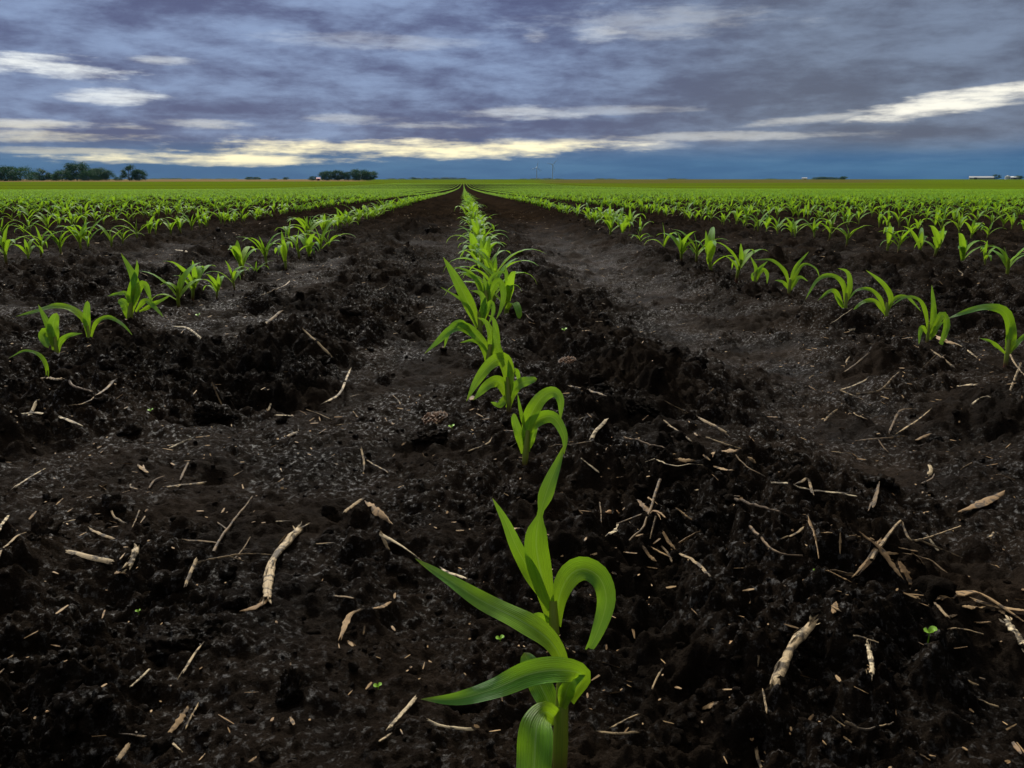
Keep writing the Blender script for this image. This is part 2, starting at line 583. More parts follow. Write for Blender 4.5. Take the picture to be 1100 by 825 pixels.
def rough_ball(sub, seed, amp=0.28):
    """a crumbly aggregate: the outline of many small lumps stuck together"""
    V, T = ico(sub)
    rg = np.random.default_rng(seed)
    r = np.full(len(V), 0.62)
    for k in range(26):
        c = rg.normal(size=3); c *= rg.uniform(.25, .75) / np.linalg.norm(c)
        rk = rg.uniform(.22, .48)
        cd_ = V @ c
        disc = rk * rk - c @ c + cd_ ** 2
        r = np.maximum(r, np.where((disc > 0) & (cd_ > 0), cd_ + np.sqrt(np.maximum(disc, 0)), 0))
    n = fbm(V[:, 0] * 2.4 + seed * 7.1, V[:, 1] * 2.4 + V[:, 2] * 3.3, seed, 4, 0.65)
    n2 = fbm(V[:, 2] * 6.4 + seed * 3.1, V[:, 1] * 6.4 + V[:, 0] * 5.3, seed + 9, 3, 0.65)
    return V * (r * (1 + amp * .7 * n + amp * 0.5 * n2))[:, None], T


def rotm(rng):
    q = rng.normal(size=4); q /= np.linalg.norm(q)
    w, x, y, z = q
    return np.array([[1 - 2 * (y * y + z * z), 2 * (x * y - z * w), 2 * (x * z + y * w)],
                     [2 * (x * y + z * w), 1 - 2 * (x * x + z * z), 2 * (y * z - x * w)],
                     [2 * (x * z - y * w), 2 * (y * z + x * w), 1 - 2 * (x * x + y * y)]])


def scatter_polar(n, r0, r1, rng, half=44, power=0.9):
    a = np.radians(rng.uniform(-half, half, n)) + YAW
    r = (r0 ** power + (r1 ** power - r0 ** power) * rng.random(n)) ** (1 / power)
    return r * np.sin(a), r * np.cos(a), r


def scatter_clods(name, n, r0, r1, sub, s0, s1, label):
    rng = np.random.default_rng(n)
    protos = [rough_ball(sub, 3 + i) for i in range(7)]
    X, Y, r = scatter_polar(n, r0, r1, rng)
    m, tk_ = smooth_mask(X, Y)
    keep = rng.random(n) < (1.0 - 0.80 * m) * (1 - 0.75 * tk_)
    X, Y, r = X[keep], Y[keep], r[keep]
    Z = height(X, Y)
    VV = []; QQ = []; k = 0
    for i in range(len(X)):
        V, T = protos[rng.integers(7)]
        s = s0 * (s1 / s0) ** (rng.random() ** 2.0)
        W = (V * (s * rng.uniform(0.7, 1.25, 3))) @ rotm(rng).T
        W[:, 2] *= 0.8
        VV.append(W + [X[i], Y[i], Z[i] - s * 0.05]); QQ.append(T + k); k += len(V)
    me = mesh_np(name, np.concatenate(VV), np.concatenate(QQ), None, None, True)
    tag(link(name, me, M_CLOD), label, None, None, 'stuff')


scatter_clods('soil_clods', 1500, 0.36, 6.0, 3, 0.005, 0.017, 'crumbly black clods of wet soil strewn between the rows')
scatter_clods('soil_crumbs', 16000, 0.33, 2.8, 2, 0.0010, 0.0050, 'fine black crumbs of soil over the field')

# clods big enough to point at
for px, py, wpx, hpx, lab in (
        (197, 690, 92, 60, 'largest black soil clod, a broad dark lump at the lower left'),
        (312, 748, 40, 46, 'stubby upright black clod near the bottom left of the middle row'),
        (42, 585, 66, 44, 'dark clod at the left edge with pale straws leaning against it'),
        (862, 700, 42, 40, 'black clod under the thick muddy stalk at lower right'),
        (462, 470, 40, 22, 'low dark clod under the ribbed cob fragment left of the middle row'),
        (690, 440, 42, 26, 'black clod on the ridge right of the middle row, beside the wheel track'),
        (230, 445, 40, 22, 'small dark clod below a flat pale straw in the left ground'),
        (345, 400, 42, 30, 'rugged clod in the ground between the left and middle rows'),
        (600, 335, 26, 16, 'crumbly clod on the ridge just right of the bushy middle row'),
        (952, 372, 34, 20, 'dark clod under the arching seedlings in the right row')):
    p = ground(px, py)
    d = (p - CAM) @ Fv
    V, T = rough_ball(5, px, 0.30)
    s = np.array([wpx, wpx * 0.9, hpx * 1.1]) * 0.5 * d / FPX
    th = px * 0.37
    c, s_ = math.cos(th), math.sin(th)
    W = V @ np.array([[c, -s_, 0], [s_, c, 0], [0, 0, 1]]).T * s
    o = link('soil_clod', mesh_np('soil_clod', W, T), M_CLOD, None, p + [0, 0, s[2] * 0.05])
    tag(o, lab, 'clod', 'large soil clods')

# ------------------------------------------------------------------ corn seedlings, traced from the nearest plants
UP = np.array([0, 0, 1.0])


def leafdef(*pts, w, tip='sharp', up=0.8, fold=0.35, tw=0.0, pinch=None):
    return dict(pts=pts, w=w, tip=tip, up=up, fold=fold, tw=tw, pinch=pinch)


L = leafdef
# base pixel, whorl pixel, stem width px, leaves: (x, y[, centimetres nearer the camera])
TRACED = [
    # --- middle row
    dict(row=0, base=(600, 850), whorl=(605, 716), sw=17, tint=0.25, lab='nearest corn seedling, its base cut by the bottom edge, four broad spread leaves',
         leaves=[L((595, 770, .2), (586, 765, .7), (578, 775, 1.3), (575, 797, 1.9), (573, 850, 2.6), (574, 890, 2.8), w=38, tip='round', up=.3),
                 L((597, 778, -.2), (588, 752, -.6), (573, 722, -1.2), (563, 701, -1.6), w=27, tip='round', up=.4),
                 L((612, 752, .2), (626, 727, .5), (604, 720, .9), (570, 724, 1.2), (530, 740, 1.5), (490, 751, 1.6), (452, 751, 1.6), w=31, up=.5),
                 L((604, 735, 0), (604, 712, -.1), (590, 688, -.3), (560, 667, -.8), (515, 644, -1.5), (478, 620, -2.0), (446, 600, -2.4), w=28, up=.6),
                 L((604, 760, .3), (612, 735, .5), (629, 725, .7), w=20, up=.1)]),
    dict(row=0, base=(596, 700), whorl=(594, 645), sw=12, tint=0.35, lab='second seedling of the middle row, one tall leaf and one hooked to the right',
         leaves=[L((597, 672), (601, 640), (612, 618), (628, 611), (645, 622, .3), (651, 648, .6), (638, 688, .9), (621, 713, 1.1), w=29, up=.35),
                 L((593, 668), (583, 625), (576, 585), (580, 553), (590, 520, -.4), (600, 495, -.8), (606, 478, -1), w=30, up=.1, pinch=(.60, .72), tip='sharp'),
                 L((592, 655), (574, 622), (556, 590), (543, 560), (529, 535), w=19, up=.1),
                 L((595, 690), (588, 672), (576, 666, .3), (578, 690, .8), w=15, tip='round', up=.3)]),
    dict(row=0, base=(563, 499), whorl=(567, 462), sw=7, tint=0.3, lab='third seedling of the middle row with two leaves looping over to the right',
         leaves=[L((562, 487), (557, 465), (553, 452), (552, 444), w=10, tip='round', up=.1),
                 L((565, 478), (568, 452), (580, 429), (594, 421), (602, 430, .3), (602, 452, .5), w=18, up=.3),
                 L((566, 485), (567, 462), (580, 450), (595, 449, .3), (606, 468, .7), (606, 488, 1.0), w=17, up=.3),
                 L((567, 484), (572, 470), (578, 456), w=8, up=.1),
                 L((564, 462), (559, 440), (556, 423), w=5, up=.1)]),
    dict(row=0, base=(547, 445), whorl=(545, 405), sw=6, tint=0.4, lab='fourth seedling of the middle row with broad leaves folded down to the left',
         leaves=[L((546, 425), (546, 400), (540, 386), (527, 391, .4), (512, 410, .9), (501, 431, 1.2), w=17, up=.3),
                 L((545, 428), (537, 411), (525, 413, .5), (508, 430, 1), w=15, up=.4),
                 L((546, 430), (548, 402), (546, 386), w=10, up=.1),
                 L((548, 400), (554, 398, -.4), (557, 406, -.6), (556, 415, -.6), w=6, up=.3),
                 L((546, 438), (551, 420), (561, 411), (577, 407), w=12, tip='round', up=.4),
                 L((543, 425), (537, 435, .4), (527, 432, .8), w=9, up=.4),
                 L((541, 393), (534, 370, -.3), (530, 350, -.5), w=9, up=.1)]),
    dict(row=0, base=(523, 398), whorl=(527, 370), sw=6, tint=0.35, lab='fifth seedling of the middle row with long leaves drooping to the left',
         leaves=[L((527, 382), (517, 366), (500, 352), (485, 354, .4), (470, 367, .8), (456, 380, 1.0), w=13, up=.5),
                 L((510, 362), (494, 347), (483, 355, -.5), (477, 374, -.7), w=9, up=.3),
                 L((526, 385), (528, 362), (522, 346), (512, 341), w=10, up=.2),
                 L((523, 392), (520, 376), (511, 366), (494, 368), w=7, up=.3),
                 L((528, 388), (533, 370), (531, 345), (524, 338), w=10, up=.1)]),
    dict(row=0, base=(517, 362), whorl=(514, 335), sw=5, tint=0.4, lab='sixth seedling of the middle row, with one big leaf slanting up left',
         leaves=[L((514, 352), (503, 325), (489, 298), (476, 276), w=15, up=.15),
                 L((513, 352), (500, 326), (473, 308), w=4, up=.4),
                 L((516, 350), (520, 328), (516, 315), (505, 312), w=9, up=.3),
                 L((517, 350), (527, 325), (530, 335, .3), (524, 350, .5), w=7, up=.3),
                 L((516, 352), (519, 330), (522, 318), w=9, up=.1)]),
    dict(row=0, base=(522, 345), whorl=(522, 312), sw=6, tint=0.45, lab='seventh seedling of the middle row, bushy with a leaf hanging at its right',
         leaves=[L((523, 335), (528, 312), (536, 302), (541, 315, .3), (538, 332, .5), (533, 343, .6), w=10, up=.25),
                 L((522, 335), (523, 312), (519, 296), w=10, up=.1),
                 L((522, 330), (516, 305), (500, 294), (493, 297), w=7, up=.4),
                 L((522, 330), (527, 300), (540, 292), (546, 303), w=5, up=.4),
                 L((521, 325), (510, 298), (494, 288), (487, 288), w=6, up=.4)]),
    # --- row left of the middle
    dict(row=-1, base=(51, 415), whorl=(51, 398), sw=2.5, tint=0.5, lab='single thin arched blade nearest the left edge of the left row',
         leaves=[L((51, 412), (50, 394), (42, 381), (26, 377), (9, 385), w=5, up=.7)]),
    dict(row=-1, base=(62, 386), whorl=(59, 362), sw=5, tint=0.5, lab='left-row seedling with stiff upright cut-off leaves below a long flat blade',
         leaves=[L((60, 374), (53, 352), (41, 327), w=9, up=.1), L((59, 376), (57, 350), (61, 336), w=12, tip='round', up=.1),
                 L((58, 372), (50, 357), (46, 361, .5), (52, 374, .8), w=10, tip='round', up=.3),
                 L((62, 380), (65, 367), (75, 360), (89, 358), w=7, up=.4)]),
    dict(row=-1, base=(97, 370), whorl=(94, 350), sw=4, tint=0.55, lab='left-row seedling with one long flat leaf reaching left and one arching right',
         leaves=[L((95, 358), (89, 342), (77, 332), (58, 329), (36, 335), (17, 340), w=9, up=.9),
                 L((95, 362), (93, 342), (94, 323), w=8, tip='round', up=.1),
                 L((98, 362), (103, 347), (116, 341), (131, 348), (143, 361), w=6, up=.8)]),
    dict(row=-1, base=(139, 347), whorl=(141, 325), sw=6, tint=0.5, lab='bushiest left-row seedling with a tall thin tip and many leaves',
         leaves=[L((140, 338), (146, 312), (142, 294), (130, 272), w=11, up=.1), L((139, 338), (141, 312), (147, 290), (147, 279), w=9, up=.1),
                 L((142, 328), (149, 309), (156, 306), (163, 325), w=10, up=.3), L((138, 342), (134, 327), (127, 322), w=10, tip='round', up=.3),
                 L((139, 325), (134, 315), (115, 318), w=6, up=.6), L((146, 335), (156, 323), (166, 330, .4), (176, 341, .7), w=7, up=.6),
                 L((150, 335), (165, 327), (184, 317), w=6, up=.6)]),
    # --- row right of the middle
    dict(row=1, base=(1080, 394), whorl=(1084, 365), sw=5, tint=0.45, lab='right-row seedling at the right edge with a broad leaf stretching left',
         leaves=[L((1082, 375), (1085, 350), (1078, 334), (1060, 330), (1038, 335), (1016, 343), w=12, up=.8),
                 L((1083, 378), (1087, 358), (1088, 340), w=12, up=.1), L((1084, 380), (1096, 365), (1112, 352), w=6, up=.5),
                 L((1080, 380), (1066, 368), (1052, 363), w=5, up=.6)]),
    dict(row=1, base=(996, 368), whorl=(998, 348), sw=3.5, tint=0.45, lab='right-row seedling with one spear-like upright tip and leaves drooping both sides',
         leaves=[L((997, 356), (994, 335), (987, 322), (973, 319), (957, 329), w=5, up=.8), L((998, 356), (1003, 338), (1001, 306), w=7, up=.1),
                 L((999, 362), (1012, 338), (1017, 350, .3), (1010, 371, .5), (1003, 382, .6), w=9, up=.3),
                 L((997, 360), (990, 352), (987, 370, .4), w=6, up=.3), L((999, 365), (1006, 352), (1014, 345), w=7, up=.3)]),
    dict(row=1, base=(952, 345), whorl=(953, 325), sw=4, tint=0.5, lab='right-row seedling with one straight leaf rising to the left over two arching ones',
         leaves=[L((953, 336), (957, 320), (948, 304), (930, 290), w=6.5, up=.2), L((951, 336), (945, 320), (934, 311), (920, 312), (911, 323), w=5.5, up=.8),
                 L((951, 338), (940, 324), (926, 325), (913, 338), w=6, up=.8), L((953, 336), (960, 322), (974, 319), (990, 335), w=5, up=.7)]),
    dict(row=1, base=(908, 338), whorl=(909, 315), sw=4, tint=0.55, lab='right-row seedling with a pale leaf arching far to the left',
         leaves=[L((908, 325), (905, 304), (893, 296), (878, 301), (865, 322), w=6.5, up=.8), L((908, 328), (913, 305), (910, 292), (900, 288), w=7, up=.2),
                 L((907, 332), (900, 322), (896, 316), w=5, up=.3), L((906, 330), (895, 312), (878, 323), w=6, up=.6)]),
    dict(row=1, base=(847, 318), whorl=(849, 300), sw=3.5, tint=0.55, lab='right-row seedling forming a tall V with one leaf bowed left and one straight right',
         leaves=[L((848, 308), (843, 292), (830, 280), (810, 279), w=5, up=.8), L((848, 308), (855, 287), (869, 270), w=5, up=.2),
                 L((848, 312), (841, 303), (832, 301), w=4.5, up=.6), L((849, 312), (858, 298), (868, 302), w=5.5, up=.5),
                 L((849, 308), (862, 285), (876, 288), (881, 300), w=4, up=.8)]),
    dict(row=1, base=(810, 309), whorl=(812, 292), sw=3.5, tint=0.5, lab='small right-row seedling with a forked top and a leaf folded down right',
         leaves=[L((811, 300), (812, 288), (806, 275), w=4.5, up=.1), L((811, 300), (815, 290), (825, 280), w=4.5, up=.2),
                 L((812, 302), (818, 290), (824, 294, .3), (824, 305, .5), w=6, up=.3), L((811, 304), (808, 296), (810, 292), w=4, up=.2)]),
]


def place_traced(td):
    b = ground(*td['base'])
    dep = (b - CAM) @ Fv
    root = empty('corn_seedling', b)
    tocam = CAM - b; tocam[2] *= 0.5; tocam /= np.linalg.norm(tocam)
    wh = at(*td['whorl'], dep) - b
    px = dep / FPX
    st = MB(); V, Q, U = tube([(0, 0, -.012), wh * 0.5 + [0, 0, 0], wh], [td['sw'] * px * .42, td['sw'] * px * .5, td['sw'] * px * .34], 12, 9)
    st.add(V, Q, U)
    link('stalk', st.mesh('stalk'), M_STEM, root)
    rng = np.random.default_rng(int(td['base'][0]))
    for ld in td['leaves']:
        P = []
        for q in ld['pts']:
            dz = (q[2] if len(q) > 2 else 0.0) / 100
            p = at(q[0], q[1], dep - dz) - b
            P.append(p)
        P = np.array(P)
        face = tocam + UP * ld['up']
        nseg = 30 if dep < 1.0 else 18
        V, Q, U = leaf(P, ld['w'] * px * .97, face, nseg, 7, ld['fold'], ld['tip'], 0.16, rng.random() * 6, ld['tw'], ld['pinch'])
        m = MB(); m.add(V, Q, U, np.clip(td['tint'] + rng.normal() * .22, 0, 1))
        link('leaf', m.mesh('leaf'), M_LEAF, root)
    return root, b, dep


# ------------------------------------------------------------------ generated seedlings
def gen_leaves(rng, n):
    """centre lines of one seedling, in metres, base at the origin"""
    out = []
    az = rng.uniform(0, 6.28)
    hgt = rng.uniform(0.032, 0.055)
    lean = rng.normal(0, 0.10, 2)
    for i in range(n):
        a = az + math.pi * (i % 2) + rng.normal(0, 0.45)
        f = (i + 0.6) / n
        z0 = hgt * (0.35 + 0.75 * f)
        ln = rng.uniform(0.052, 0.088) * (0.7 + 0.65 * math.sin(math.pi * min(1, f + 0.15)))
        e0 = rad(rng.uniform(42, 74)) if i < n - 1 else rad(rng.uniform(72, 88))
        droop = rng.uniform(1.3, 3.4) if i < n - 1 else rng.uniform(0.1, 0.9)
        d = np.array([math.cos(a), math.sin(a)])
        p = np.array([lean[0] * z0, lean[1] * z0, z0 * 0.7])
        pts = [p]
        e = e0
        for s in range(6):
            t = s / 5
            step = ln / 6
            p = p + np.array([d[0] * math.cos(e), d[1] * math.cos(e), math.sin(e)]) * step
            pts.append(p)
            e -= droop * (0.25 + 0.75 * t) / 4.2
        w = rng.uniform(0.011, 0.018) * (0.75 + 0.5 * f if i < n - 1 else 0.8)
        out.append((np.array(pts), w, np.array([-d[0] * .6, -d[1] * .6, 0.9]), 'round' if i == 0 and rng.random() < .6 else 'sharp'))
    return out, hgt, lean


def build_generated(rng, nseg, ncr, sep):
    """returns [(part name, V, Q, U, tint)]"""
    parts = []
    n = int(rng.integers(4, 7))
    lv, hgt, lean = gen_leaves(rng, n)
    tp = np.array([lean[0] * hgt, lean[1] * hgt, hgt])
    V, Q, U = tube([(0, 0, -.012), tp * .5, tp], [.0026, .0034, .0022], 7 if sep else 5, 5 if sep else 3, sep)
    parts.append(('stalk', V, Q, U, .5))
    for P, w, face, tip in lv:
        V, Q, U = leaf(P, w, face, nseg, ncr, .4, tip, .06, rng.random() * 6)
        parts.append(('leaf', V, Q, U, float(np.clip(rng.normal(.62, .16), 0, 1))))
    return parts


def all_parts_mesh(parts, name):
    m = MB()
    for nm, V, Q, U, t in parts:
        m.add(V, Q, U, t)
    return m


# positions of every plant in the field
taken = {}
traced_roots = []
for td in TRACED:
    root, b, dep = place_traced(td)
    traced_roots.append((td, root, b, dep))
    taken.setdefault(td['row'], []).append(b[1])

START = {0: 1.56, -1: 2.05, 1: 2.30}
HANDBASE = {-1: [(192, 331), (206, 325), (232, 321), (252, 306), (263, 300), (273, 294), (287, 287), (307, 287), (322, 281), (333, 278), (344, 272), (354, 270)],
            1: [(790, 305), (765, 297), (748, 283), (732, 281), (712, 274), (688, 262), (668, 258), (655, 256)]}
PL = []                                         # x, y, row
for k in range(-150, 151):
    y = START.get(k, 0.25)
    if k in HANDBASE:
        for q in HANDBASE[k]:
            p = ground(*q); PL.append((p[0], p[1], k)); y = max(y, p[1] + .14)
    lim = 100.0
    y = max(y, abs(ROW0 + k * PITCHROW) / math.tan(rad(44)) - .3)
    step0 = 0.14 if k != 0 else 0.13
    while y < lim:
        st = step0 * (1 - .15 * min(1, y / 8)) if y < 45 else step0 * 1.15
        y += st * random.uniform(0.72, 1.32)
        if random.random() < 0.045 and y < 60:
            y += random.uniform(.1, .3)
        PL.append((float(row_x(k, y)) + random.gauss(0, .012), y, k))
for k in range(-34, 35):                        # the rows running on to the vanishing point
    y = 100.0
    while y < 330:
        y += random.uniform(0.28, 0.5)
        PL.append((float(row_x(k, y)), y, k))
PL = np.array(PL)
PZs = height(PL[:, 0], PL[:, 1])
D = PL[:, :2] - CAM[:2]
P3 = np.column_stack([PL[:, 0], PL[:, 1], PZs])
dep = (P3 - CAM) @ Fv
sx = 550 + FPX * ((P3 - CAM) @ Rv) / dep
sy = 412.5 - FPX * ((P3 - CAM) @ Uv) / dep
inframe = (sx > 6) & (sx < 1094) & (sy < 822) & (dep > 0.3)
order = [i for i in np.argsort(dep) if inframe[i]][:300 - len(TRACED)]
indiv = set(int(i) for i in order)

ORD = ['first', 'second', 'third', 'fourth', 'fifth', 'sixth', 'seventh', 'eighth', 'ninth', 'tenth', 'eleventh', 'twelfth',
       'thirteenth', 'fourteenth', 'fifteenth', 'sixteenth', 'seventeenth', 'eighteenth', 'nineteenth', 'twentieth']


def row_name(k):
    if k == 0:
        return 'the middle row'
    side = 'left' if k < 0 else 'right'
    a = abs(k)
    if a == 1:
        return 'the first row %s of the middle' % side
    return 'the %s row %s of the middle' % (ORD[a - 1], side)


GROUP = 'corn seedlings standing in rows'
for td, root, b, dp in traced_roots:
    tag(root, td['lab'], 'corn seedling', GROUP)
count = {}
for td in TRACED:
    count[td['row']] = count.get(td['row'], 0) + 1
NV = 14
variants = [build_generated(np.random.default_rng(500 + i), 10, 5, True) for i in range(NV)]
proto_meshes = []
for parts in variants:
    ms = []
    for nm, V, Q, U, t in parts:
        m = MB(); m.add(V, Q, U, t)
        ms.append((nm, m.mesh(nm), M_STEM if nm == 'stalk' else M_MID))
    proto_meshes.append(ms)
protos = {}
NAMED = {0: 14, -1: 16, 1: 16, -2: 8, 2: 8, -3: 5, 3: 5}
for i in order:
    i = int(i)
    k = int(PL[i, 2]); v = random.randrange(NV)
    count[k] = count.get(k, 0) + 1
    nth = count[k]
    if v not in protos:
        root = empty('corn_seedling', (0, 0, 0))
        for nm, me_, mt in proto_meshes[v]:
            link(nm, me_, mt, root)
        protos[v] = root
    else:
        src = protos[v]
        root = src.copy(); COL.objects.link(root)
        for ch in list(src.children):
            c = ch.copy(); COL.objects.link(c); c.parent = root
    root.location = Vector(P3[i])
    root.rotation_euler = (0, 0, random.uniform(0, 6.28))
    s = random.choice([random.uniform(.6, 1.0), random.uniform(.85, 1.2), random.uniform(.9, 1.25)]) * 1.24
    root.scale = (s, s, s * random.uniform(.92, 1.12))
    if nth <= NAMED.get(k, 0) and nth <= 20:
        lab = 'small corn seedling, %s from the front in %s' % (ORD[nth - 1], row_name(k))
    else:
        n0 = min(NAMED.get(k, 0), 20)
        if n0:
            lab = 'far corn seedling in %s, past the %s plant' % (row_name(k), ORD[n0 - 1])
        else:
            lab = 'small corn seedling in %s' % row_name(k)
    tag(root, lab, 'corn seedling', GROUP)

# the rest of the crop as one mass
rest = [i for i in range(len(PL)) if i not in indiv and not (dep[i] < 0.9 and abs(PL[i, 2]) < 1)]
lod = [[all_parts_mesh(build_generated(np.random.default_rng(800 + i), 5, 3, False), '') for i in range(10)],
       [all_parts_mesh(build_generated(np.random.default_rng(900 + i), 4, 2, False)[1:], '') for i in range(10)],
       [all_parts_mesh(build_generated(np.random.default_rng(950 + i), 3, 2, False)[1:], '') for i in range(10)]]
groups = {}
rng = np.random.default_rng(3)
for i in rest:
    d = dep[i]
    lv = 0 if d < 14 else (1 if d < 35 else 2)
    groups.setdefault((lv, int(rng.integers(10))), []).append(i)
VV = []; QQ = []; UU = []; AA = []; k0 = 0
for (lv, v), ids in groups.items():
    m = lod[lv][v]
    V = np.concatenate(m.V); Q = np.concatenate(m.Q); U = np.concatenate(m.U); A = np.concatenate(m.A)
    ids = np.array(ids); n = len(ids)
    th = rng.uniform(0, 6.28, n); s = rng.uniform(.62, 1.25, n) * 1.2
    wide = 1 + 0.5 * sst(4, 9, PL[ids, 1]) + 0.6 * sst(12, 50, PL[ids, 1]) + 0.9 * sst(90, 140, PL[ids, 1])
    c = np.cos(th); sn = np.sin(th)
    X = (V[None, :, 0] * c[:, None] - V[None, :, 1] * sn[:, None]) * (s * (1 + .25 * (wide - 1)))[:, None] + P3[ids, 0][:, None]
    Y = (V[None, :, 0] * sn[:, None] + V[None, :, 1] * c[:, None]) * (s * wide)[:, None] + P3[ids, 1][:, None]
    Z = V[None, :, 2] * (s * (1 - .22 * sst(12, 35, PL[ids, 1])))[:, None] + P3[ids, 2][:, None]
    VV.append(np.stack([X, Y, Z], -1).reshape(-1, 3))
    QQ.append((Q[None] + (np.arange(n) * len(V))[:, None, None]).reshape(-1, 4) + k0)
    UU.append(np.tile(U, (n, 1)))
    AA.append(np.clip(np.tile(A, n) + np.repeat(rng.normal(.10, .22, n), len(V)), 0, 1))
    k0 += n * len(V)
me = mesh_np('corn_field', np.concatenate(VV), np.concatenate(QQ), np.concatenate(UU), {'tint': np.concatenate(AA)})
tag(link('corn_field', me, M_CROP), 'green rows of young corn filling the field to the horizon', None, None, 'stuff')
del VV, QQ, UU, AA

# ------------------------------------------------------------------ crop residue
def rest_on_ground(P, r):
    """lay a stick's points (x, y) on the ground: stiff, so it bridges hollows"""
    P = np.asarray(P, float)
    h = height(P[:, 0], P[:, 1])
    t = np.linspace(0, 1, len(P))
    line = h[0] + (h[-1] - h[0]) * t
    z = line + 0.85 * max(0, float((h - line).max()))
    z = 0.9 * z + 0.1 * np.maximum(h, z - 0.02)
    return np.column_stack([P[:, 0], P[:, 1], z + r])


def residue(kind, P2, w, rng):
    """mesh of one piece of residue along ground points P2, w metres wide; returns mesh, material, name, origin"""
    n = 14
    P = catmull(np.column_stack([P2, np.zeros(len(P2))]), n)[:, :2]
    ln = np.linalg.norm(np.diff(P, axis=0), axis=1).sum()
    if len(P2) == 2:
        side = np.array([-(P[-1] - P[0])[1], (P[-1] - P[0])[0]])
        P = P + side[None, :] * (np.sin(np.linspace(0, math.pi, n)) * rng.normal(0, .028))[:, None]
    m = MB()
    t = np.linspace(0, 1, n)
    if kind in ('stalk', 'twig', 'dark'):
        C = rest_on_ground(P, w * .32)
        C[:, 2] += w * 0.04 * rng.normal(size=n)
        R = np.full(n, w * .5) * (1 + .05 * rng.normal(size=n))
        if kind == 'stalk':
            R *= 1 + .22 * np.exp(-((t - .25) / .03) ** 2) + .22 * np.exp(-((t - .72) / .03) ** 2)
            R *= .9 + .12 * np.sin(t * 11 + w * 900)
        else:
            R *= 1 - .55 * t
        O = C[0].copy()
        V, Q, U = tube(C - O, R, 11 if kind == 'stalk' else 6, n * 3)
        if kind == 'stalk':                       # crushed flat
            Cc = catmull(C - O, n * 3)
            k_ = n * 3 * 12
            zz = V[:k_, 2].reshape(n * 3, 12)
            V[:k_, 2] = (Cc[:, None, 2] + (zz - Cc[:, None, 2]) * .55 - w * .12).ravel()
        V = V + (fbm(V[:, 0] * 300, V[:, 1] * 300 + V[:, 2] * 200, 7, 2) * w * .09)[:, None]
        m.add(V, Q, U, rng.random())
        if kind == 'stalk':                       # torn fibres at both ends, loose bark along the side
            for e_, dr in ((C[0], C[0] - C[2]), (C[-1], C[-1] - C[-3])):
                dr = dr / np.linalg.norm(dr)
                for q_ in range(6):
                    a0 = e_ - O + rng.normal(0, w * .22, 3) - dr * w * .5
                    tipp = a0 + dr * w * rng.uniform(.7, 1.7) + rng.normal(0, w * .22, 3)
                    V, Q, U = leaf([a0, (a0 + tipp) / 2 + rng.normal(0, w * .06, 3), tipp], w * rng.uniform(.2, .42), rng.normal(size=3), 5, 3, .1)
                    m.add(V, Q, U, rng.random())
            for q_ in range(4):
                i = int(rng.integers(1, n - 3)); b_ = rng.normal(size=3); b_[2] = abs(b_[2]); b_ /= np.linalg.norm(b_)
                a0 = C[i] - O + b_ * w * .44; a1 = C[min(n - 1, i + 2)] - O + b_ * w * .56
                V, Q, U = leaf([a0, (a0 + a1) / 2 + b_ * w * .04, a1], w * rng.uniform(.2, .4), b_, 6, 3, .1)
                m.add(V, Q, U, rng.random())
        if kind == 'twig' and rng.random() < .6:
            i = int(rng.integers(4, 10))
            d = (C[i] - C[i - 1]); d /= np.linalg.norm(d)
            s = np.array([-d[1], d[0], .25]) * rng.choice([-1, 1])
            e = C[i] + (d * .7 + s * .7) * ln * rng.uniform(.12, .28)
            V, Q, U = tube([C[i] - O, (C[i] + e) / 2 - O, e - O], [w * .3, w * .25, w * .12], 5, 5)
            m.add(V, Q, U, rng.random())
    else:
        C = rest_on_ground(P, w * .10)
        C[:, 2] += .0012
        O = C[0].copy()
        T = np.gradient(C, axis=0); T /= np.linalg.norm(T, axis=1)[:, None] + 1e-9
        tilt = rng.normal(0, .35)
        S = np.cross(T, [0, 0, 1.0]); S /= np.linalg.norm(S, axis=1)[:, None] + 1e-9
        N = np.cross(S, T)
        a = tilt + rng.normal(0, .5) * t[:, None]
        S, N = S * np.cos(a) + N * np.sin(a), N * np.cos(a) - S * np.sin(a)
        nc = 6
        u = np.linspace(-1, 1, nc)
        if kind == 'straw':
            prof = np.minimum(1, (t + .55) * 1.5) * np.minimum(1, (1.25 - t) * 3); cup = .28
        else:
            prof = (0.35 + .65 * np.sin(np.pi * np.clip(t * .92 + .05, 0, 1))) * (1 + .16 * rng.normal(size=n)); cup = .16
        wl = w * .5 * prof * (1 + .10 * rng.normal(size=n)); wr = w * .5 * prof * (1 + .10 * rng.normal(size=n))
        off = np.where(u[None, :] < 0, wl[:, None], wr[:, None]) * u[None, :]
        jag = rng.normal(0, .11, nc) * ln
        top = (C - O)[:, None, :] + S[:, None, :] * off[..., None] + N[:, None, :] * ((1 - u ** 2)[None, :, None] * (w * .5 * cup))
        for row in (0, n - 1):
            top[row] += T[row] * (jag if row else -np.roll(jag, 1))[:, None] * .5
        th = max(w * .09, .0004)
        bot = top - N[:, None, :] * th
        U = np.stack(np.meshgrid(t, (u + 1) / 2, indexing='ij')[::-1], -1).reshape(-1, 2)
        q = grid_quads(n, nc); K = n * nc
        rim = np.concatenate([np.arange(nc), np.arange(1, n) * nc + nc - 1, (n - 1) * nc + np.arange(nc - 2, -1, -1), np.arange(n - 2, 0, -1) * nc])
        r2 = np.roll(rim, -1)
        Qs = np.stack([rim, rim + K, r2 + K, r2], 1)
        m.add(np.vstack([top.reshape(-1, 3), bot.reshape(-1, 3)]), np.vstack([q, q[:, ::-1] + K, Qs]), np.vstack([U, U]), rng.random())
    return m, O


